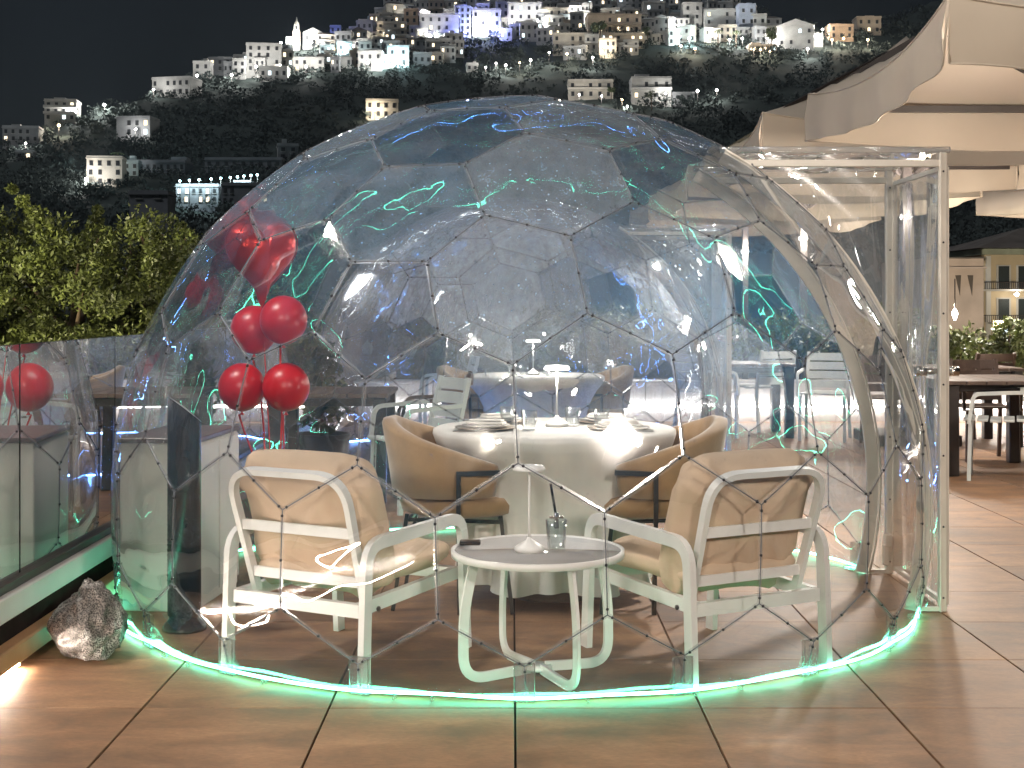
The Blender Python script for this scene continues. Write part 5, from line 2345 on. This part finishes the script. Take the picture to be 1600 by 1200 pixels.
# ---- balloons
def balloon(c, r, label, end):
    t = thing('balloon', label, 'balloon', c, 0, 'red balloons')
    m = MB()
    prof = []
    for k in range(25):
        a = -PI / 2 + PI * k / 24
        z = math.sin(a)
        prof.append((r * math.cos(a) * (1.0 + .04 * z), r * (z * 1.04 - .04 * math.cos(a) ** 2)))
    prof = [(max(p[0], .0005), p[1]) for p in prof]
    m.lathe(prof, 32, (0, 0, 0), caps=False)
    m.lathe([(.012, -r * 1.04 - .016), (.004, -r * 1.04 - .003), (.006, -r * 1.0)], 10)
    m.build('envelope', M['red_latex'], t)
    m = MB()
    e = Vector(end) - Vector(c)
    pth = []
    for k in range(9):
        q = k / 8
        p = Vector((0, 0, -r * 1.04 - .014)).lerp(e, q)
        p.x += .015 * math.sin(q * 7 + c[0] * 30) * (1 - q)
        pth.append(p)
    m.tube(pth, .0048, 5)
    m.build('string', M['ribbon'], t)
    return t


BE = (-1.14, 6.62, .16)
YB = 6.75
balloon(at(397, 515, YB + .05), .115, 'red round balloon at the upper left of the bunch', BE)
balloon(at(443, 500, YB - .1), .114, 'red round balloon at the upper right, under the heart', BE)
balloon(at(378, 605, YB - .02), .114, 'red round balloon at the lower left of the bunch', BE)
balloon(at(447, 605, YB - .08), .114, 'red round balloon at the lower right of the bunch', BE)


def heart():
    c = at(409, 398, YB)
    t = thing('heart_balloon', 'shiny red heart shaped foil balloon at the top of the bunch', 'balloon', c, R(30), 'red balloons')
    n = 64
    rings = 8
    out = []
    for k in range(n):
        a = 2 * PI * k / n
        x = 16 * math.sin(a) ** 3
        y = 13 * math.cos(a) - 5 * math.cos(2 * a) - 2 * math.cos(3 * a) - math.cos(4 * a)
        out.append((x / 16 * .18, (y - 0) / 16 * .215 - (.03 if abs(x) < 2 and y < -10 else 0)))
    pts, fs = [], []
    for sgn in (-1, 1):
        o = len(pts)
        for r_ in range(rings + 1):
            q = r_ / rings
            for k in range(n):
                th = math.sqrt(max(0, 1 - q ** 2.2)) * .105
                cr = .006 * math.sin(k * 1.9) * q ** 3
                pts.append((out[k][0] * q, sgn * (th + cr * (1 if q < 1 else 0)), out[k][1] * q + .03 * (1 - q)))
        for r_ in range(rings):
            for k in range(n):
                a = o + r_ * n + k
                b = o + r_ * n + (k + 1) % n
                fs.append((a, b, b + n, a + n) if sgn < 0 else (a, a + n, b + n, b))
    m = MB()
    m.add(pts, fs, 0, True)
    m.build('foil', M['red_foil'], t)
    m = MB()
    rim = [(out[k][0] * 1.03, 0, out[k][1] * 1.03) for k in range(n)]
    m.bar(rim, .002, .014, closed=True, up=(0, 1, 0))
    m.build('seam_edge', M['red_foil'], t)
    m = MB()
    rot = Matrix.Rotation(-R(30), 3, 'Z')
    e = rot @ (Vector(BE) - c)
    m.tube([Vector((0, 0, -.22)).lerp(e, k / 6) for k in range(7)], .003, 5)
    m.build('string', M['ribbon'], t)


heart()
t = MB()
t.lathe([(.05, 0), (.055, .03), (.03, .12), (.012, .155)], 16)
o = t.build('balloon_weight', M['red_foil'], None, (BE[0], BE[1], 0))
tag(o, 'small red weight on the floor that holds the balloon strings', 'weight')

# ---- rock
def rock():
    bm = bmesh.new()
    bmesh.ops.create_icosphere(bm, subdivisions=5, radius=1.0)
    for v in bm.verts:
        p = v.co.copy()
        f1 = mnoise.fractal(p * 1.4 + Vector((3.3, 1.2, .4)), 1.0, 2.0, 5)
        f2 = abs(mnoise.noise(p * 2.6 + Vector((9, 2, 4))))
        s = 1 + .18 * f1 - .16 * f2
        z = p.z
        w = 1.0 - .42 * max(0, (z + .2)) ** 1.2
        q = Vector((p.x * w, p.y * w, z)) * s
        q.x += .12 * max(0, z)
        q.z = max(q.z, -.86)
        v.co = Vector((q.x * .142, q.y * .125, (q.z + .86) * .157))
    me = bm_to_mesh(bm, 'garden_rock', M['rock'], True)
    bm.free()
    o = put('garden_rock', me, None, (-1.555, 5.06, 0))
    tag(o, 'speckled grey rock standing on the tiles beside the glass railing', 'rock')


rock()

#@@OUTDOOR
# ---- outdoor chairs and tables of the terrace
def slat_chair(mat, name='garden_chair'):
    t = thing(name, 'x', 'chair', (0, 0, 0), 0, 'slatted garden chairs of the terrace')
    for s in (-1, 1):
        m = MB()
        m.bar(arc_path([(s * .21, .20, 0), (s * .205, .19, .43)], .01), .028, .028, up=(0, 1, .01))
        m.build('leg', mat, t)
        m = MB()
        m.bar(arc_path([(s * .21, -.26, 0), (s * .20, -.19, .43), (s * .19, -.29, .83)], .08), .028, .028, up=(0, 1, .01))
        m.build('leg', mat, t)
        m = MB()
        m.bar(arc_path([(s * .235, .20, .42), (s * .235, .17, .64), (s * .235, -.22, .66)], .06), .026, .022, up=(1, 0, .01))
        m.build('armrest', mat, t)
    for k in range(5):
        m = MB()
        y = -.17 + k * .092
        m.bbox((0, y, .44 + .01 * abs(k - 2.0) / 2), (.41, .078, .016), .003)
        m.build('seat_slat', mat, t)
    for k in range(4):
        z = .52 + k * .088
        y = -.19 - .1 * (z - .43) / .4
        m = MB()
        pts = []
        for q in range(7):
            x = -.19 + .38 * q / 6
            pts.append((x, y - .03 * (1 - (x / .19) ** 2), z))
        m.bar(pts, .014, .074)
        m.build('back_slat', mat, t)
    return t


wc = slat_chair(M['outdoor_white'])
bc = slat_chair(M['outdoor_brown'])


def place(src, first, x, y, rot, label):
    if first:
        src.location = (x, y, 0)
        src.rotation_euler = (0, 0, R(rot))
        src['label'] = label
        return src
    return dup(src, (x, y, 0), R(rot), label)


W_ = [(3.62, 10.25, 70, 'white slatted chair nearest on the right beside the dark table leg'),
      (-.62, 8.75, 120, 'pale slatted chair right behind the left velvet chair'),
      (-.62, 12.5, 100, 'bluish white slatted chair behind the left of the back dining table'),
      (4.75, 12.3, 30, 'white slatted chair at the right picture edge'),
      (3.0, 13.2, 160, 'white slatted chair beyond the wooden table on the right'),
      (1.9, 13.4, -60, 'white slatted chair seen right of the back dome'),
      (2.6, 14.2, 20, 'white slatted chair near the lit wall right of the back dome')]
for i, a in enumerate(W_):
    place(wc, i == 0, *a)
B_ = [(3.95, 11.5, 180, 'brown slatted chair behind the nearest dark table'),
      (3.45, 12.6, 175, 'brown slatted chair with pale edges left of the other brown one'),
      (4.6, 13.5, 10, 'brown slatted chair far right by the shrubs'),
      (-.58, 9.45, 90, 'brown slatted chair beside the table at the left railing')]
for i, a in enumerate(B_):
    place(bc, i == 0, *a)


def terrace_table(x, y, w, l, label, rot=0):
    t = thing('terrace_table', label, 'table', (x, y, 0), R(rot), 'dark terrace tables')
    m = MB()
    n = 6
    for k in range(n):
        m = MB()
        m.bbox((-w / 2 + w * (k + .5) / n, 0, .705), (w / n - .008, l, .028), .003)
        m.build('top_slat', M['outdoor_brown'], t)
    for a, b in ((-1, -1), (1, -1), (1, 1), (-1, 1)):
        m = MB()
        m.bbox((a * (w / 2 - .06), b * (l / 2 - .06), .345), (.085, .085, .69), .006)
        m.build('leg', M['dark_metal'], t)
    m = MB()
    m.bar([(-w / 2 + .06, -l / 2 + .06, .66), (w / 2 - .06, -l / 2 + .06, .66), (w / 2 - .06, l / 2 - .06, .66), (-w / 2 + .06, l / 2 - .06, .66)], .03, .05, closed=True)
    m.build('apron', M['dark_metal'], t)
    return t


terrace_table(3.72, 10.85, .9, 1.0, 'dark slatted table with thick legs on the right of the entrance')
terrace_table(-1.2, 9.3, .8, .8, 'dark slatted table beside the left railing behind the front dome')
terrace_table(2.35, 13.7, .8, .8, 'dark slatted table right of the back dome')
terrace_table(4.2, 12.9, .9, .9, 'dark slatted table farther back on the right')

# tub chairs at the back table
tub2 = [o for o in bpy.data.objects if o.name.startswith('tub_chair')][0]
dup(tub2, (-.27, 10.95, 0), R(-105), 'velvet tub chair on the left of the table in the back dome')
dup(tub2, (.64, 10.95, 0), R(105), 'velvet tub chair on the right of the table in the back dome')

# potted shrub near the railing behind the front dome
t = thing('potted_plant', 'dark leafy plant in a dark pot left of the back dome', 'plant', (-1.38, 10.0, 0))
m = MB()
m.lathe([(.16, 0), (.21, .36), (.19, .36), (.17, .33), (0, .33)], 20, caps=False)
m.build('pot', M['dark_metal'], t)
rng_ = np.random.default_rng(77)
v, f = leafy(rng_, [(0, 0, .5), (.08, 0, .62), (-.07, .05, .68), (.0, .05, .82), (0, 0, .95)], [.16, .15, .14, .12, .09], 500, .11, .35)
put('foliage', leaf_mesh('foliage', v, f, M['leaf_dark']), t)
m = MB()
m.taper([(0, 0, .3), (0, 0, .8)], [.02, .01], 6)
m.build('stem', M['bark'], t)

#@@LAMPS
# ---- lamps of the terrace that stand behind the camera
def post_lamp(x, y, z, target, power, col, label, size=.22, spot=R(120)):
    t = thing('post_lamp', label, 'lamp', (x, y, 0))
    m = MB()
    m.taper([(0, 0, 0), (0, 0, z - .1)], [.05, .035], 12)
    m.lathe([(.14, 0), (.14, .02), (.06, .05)], 20)
    m.build('post', M['black_metal'], t)
    d = (Vector(target) - Vector((x, y, z))).normalized()
    q = d.to_track_quat('Z', 'Y').to_matrix()
    m = MB()
    m.lathe([(size * .5, -.16), (size, -.02), (size, .0), (size * .93, .0)], 24, caps=False)
    m.lathe([(.0, -.16), (size * .5, -.16)], 24, caps=False)
    xform(m, Matrix.Translation((0, 0, z)) @ q.to_4x4())
    h = m.build('lamp_head', M['black_metal'], t)
    m = MB()
    m.lathe([(.0, -.01), (size * .92, -.01)], 24, caps=False)
    xform(m, Matrix.Translation((0, 0, z)) @ q.to_4x4())
    m.build('lamp_face', M['flood_glow'], t)
    point_light('lamp_light', t, Vector((0, 0, z)) + d * .06, power, col, size, 'SPOT', (-d).to_track_quat('Z', 'Y').to_euler(), spot)


post_lamp(-1.3, -1.6, 2.9, (-.5, 5.8, .3), 950, (1.0, .88, .74), 'tall post floodlight behind the camera on the left', .2)
post_lamp(2.9, -.8, 3.0, (-1.3, 5.4, .3), 900, (1.0, .90, .80), 'tall post floodlight behind the camera on the right', .2, R(60))


def mast_lamp(x, y, z, power, label):
    t = thing('mast_lamp', label, 'lamp', (x, y, 0))
    m = MB()
    m.taper([(0, 0, -5 if x < -2 else 0), (0, 0, z - .12)], [.06, .04], 12)
    m.lathe([(.05, z - .14), (.09, z - .12), (.09, z - .1)], 16)
    m.build('mast', M['black_metal'], t)
    m = MB()
    m.ball((0, 0, z), .1, 3)
    m.build('globe', M['flood_glow'], t)
    point_light('lamp_light', t, (0, 0, z - .16), power, (1.0, .90, .78), .22)


mast_lamp(-2.6, 5.4, 4.3, 800, 'globe lamp on a mast just outside the glass railing')
mast_lamp(3.25, 5.35, 4.2, 130, 'globe lamp on a mast to the right of the glass entrance')

# ------------------------------------------------------------------ night air
hz = MB()
hz.box2((-900, -70, -7), (900, 1080, 330))
hm_ = bpy.data.materials.new('night_air')
hm_.use_nodes = True
hn = hm_.node_tree.nodes
hn.clear()
hv = hn.new('ShaderNodeVolumePrincipled')
hv.inputs['Color'].default_value = (0.72, 0.86, 1.0, 1)
hv.inputs['Density'].default_value = HAZE
ho = hn.new('ShaderNodeOutputMaterial')
hm_.node_tree.links.new(hv.outputs[0], ho.inputs['Volume'])
tag(hz.build('haze', hm_), 'thin night haze between the terrace and the lit village', kind='stuff')
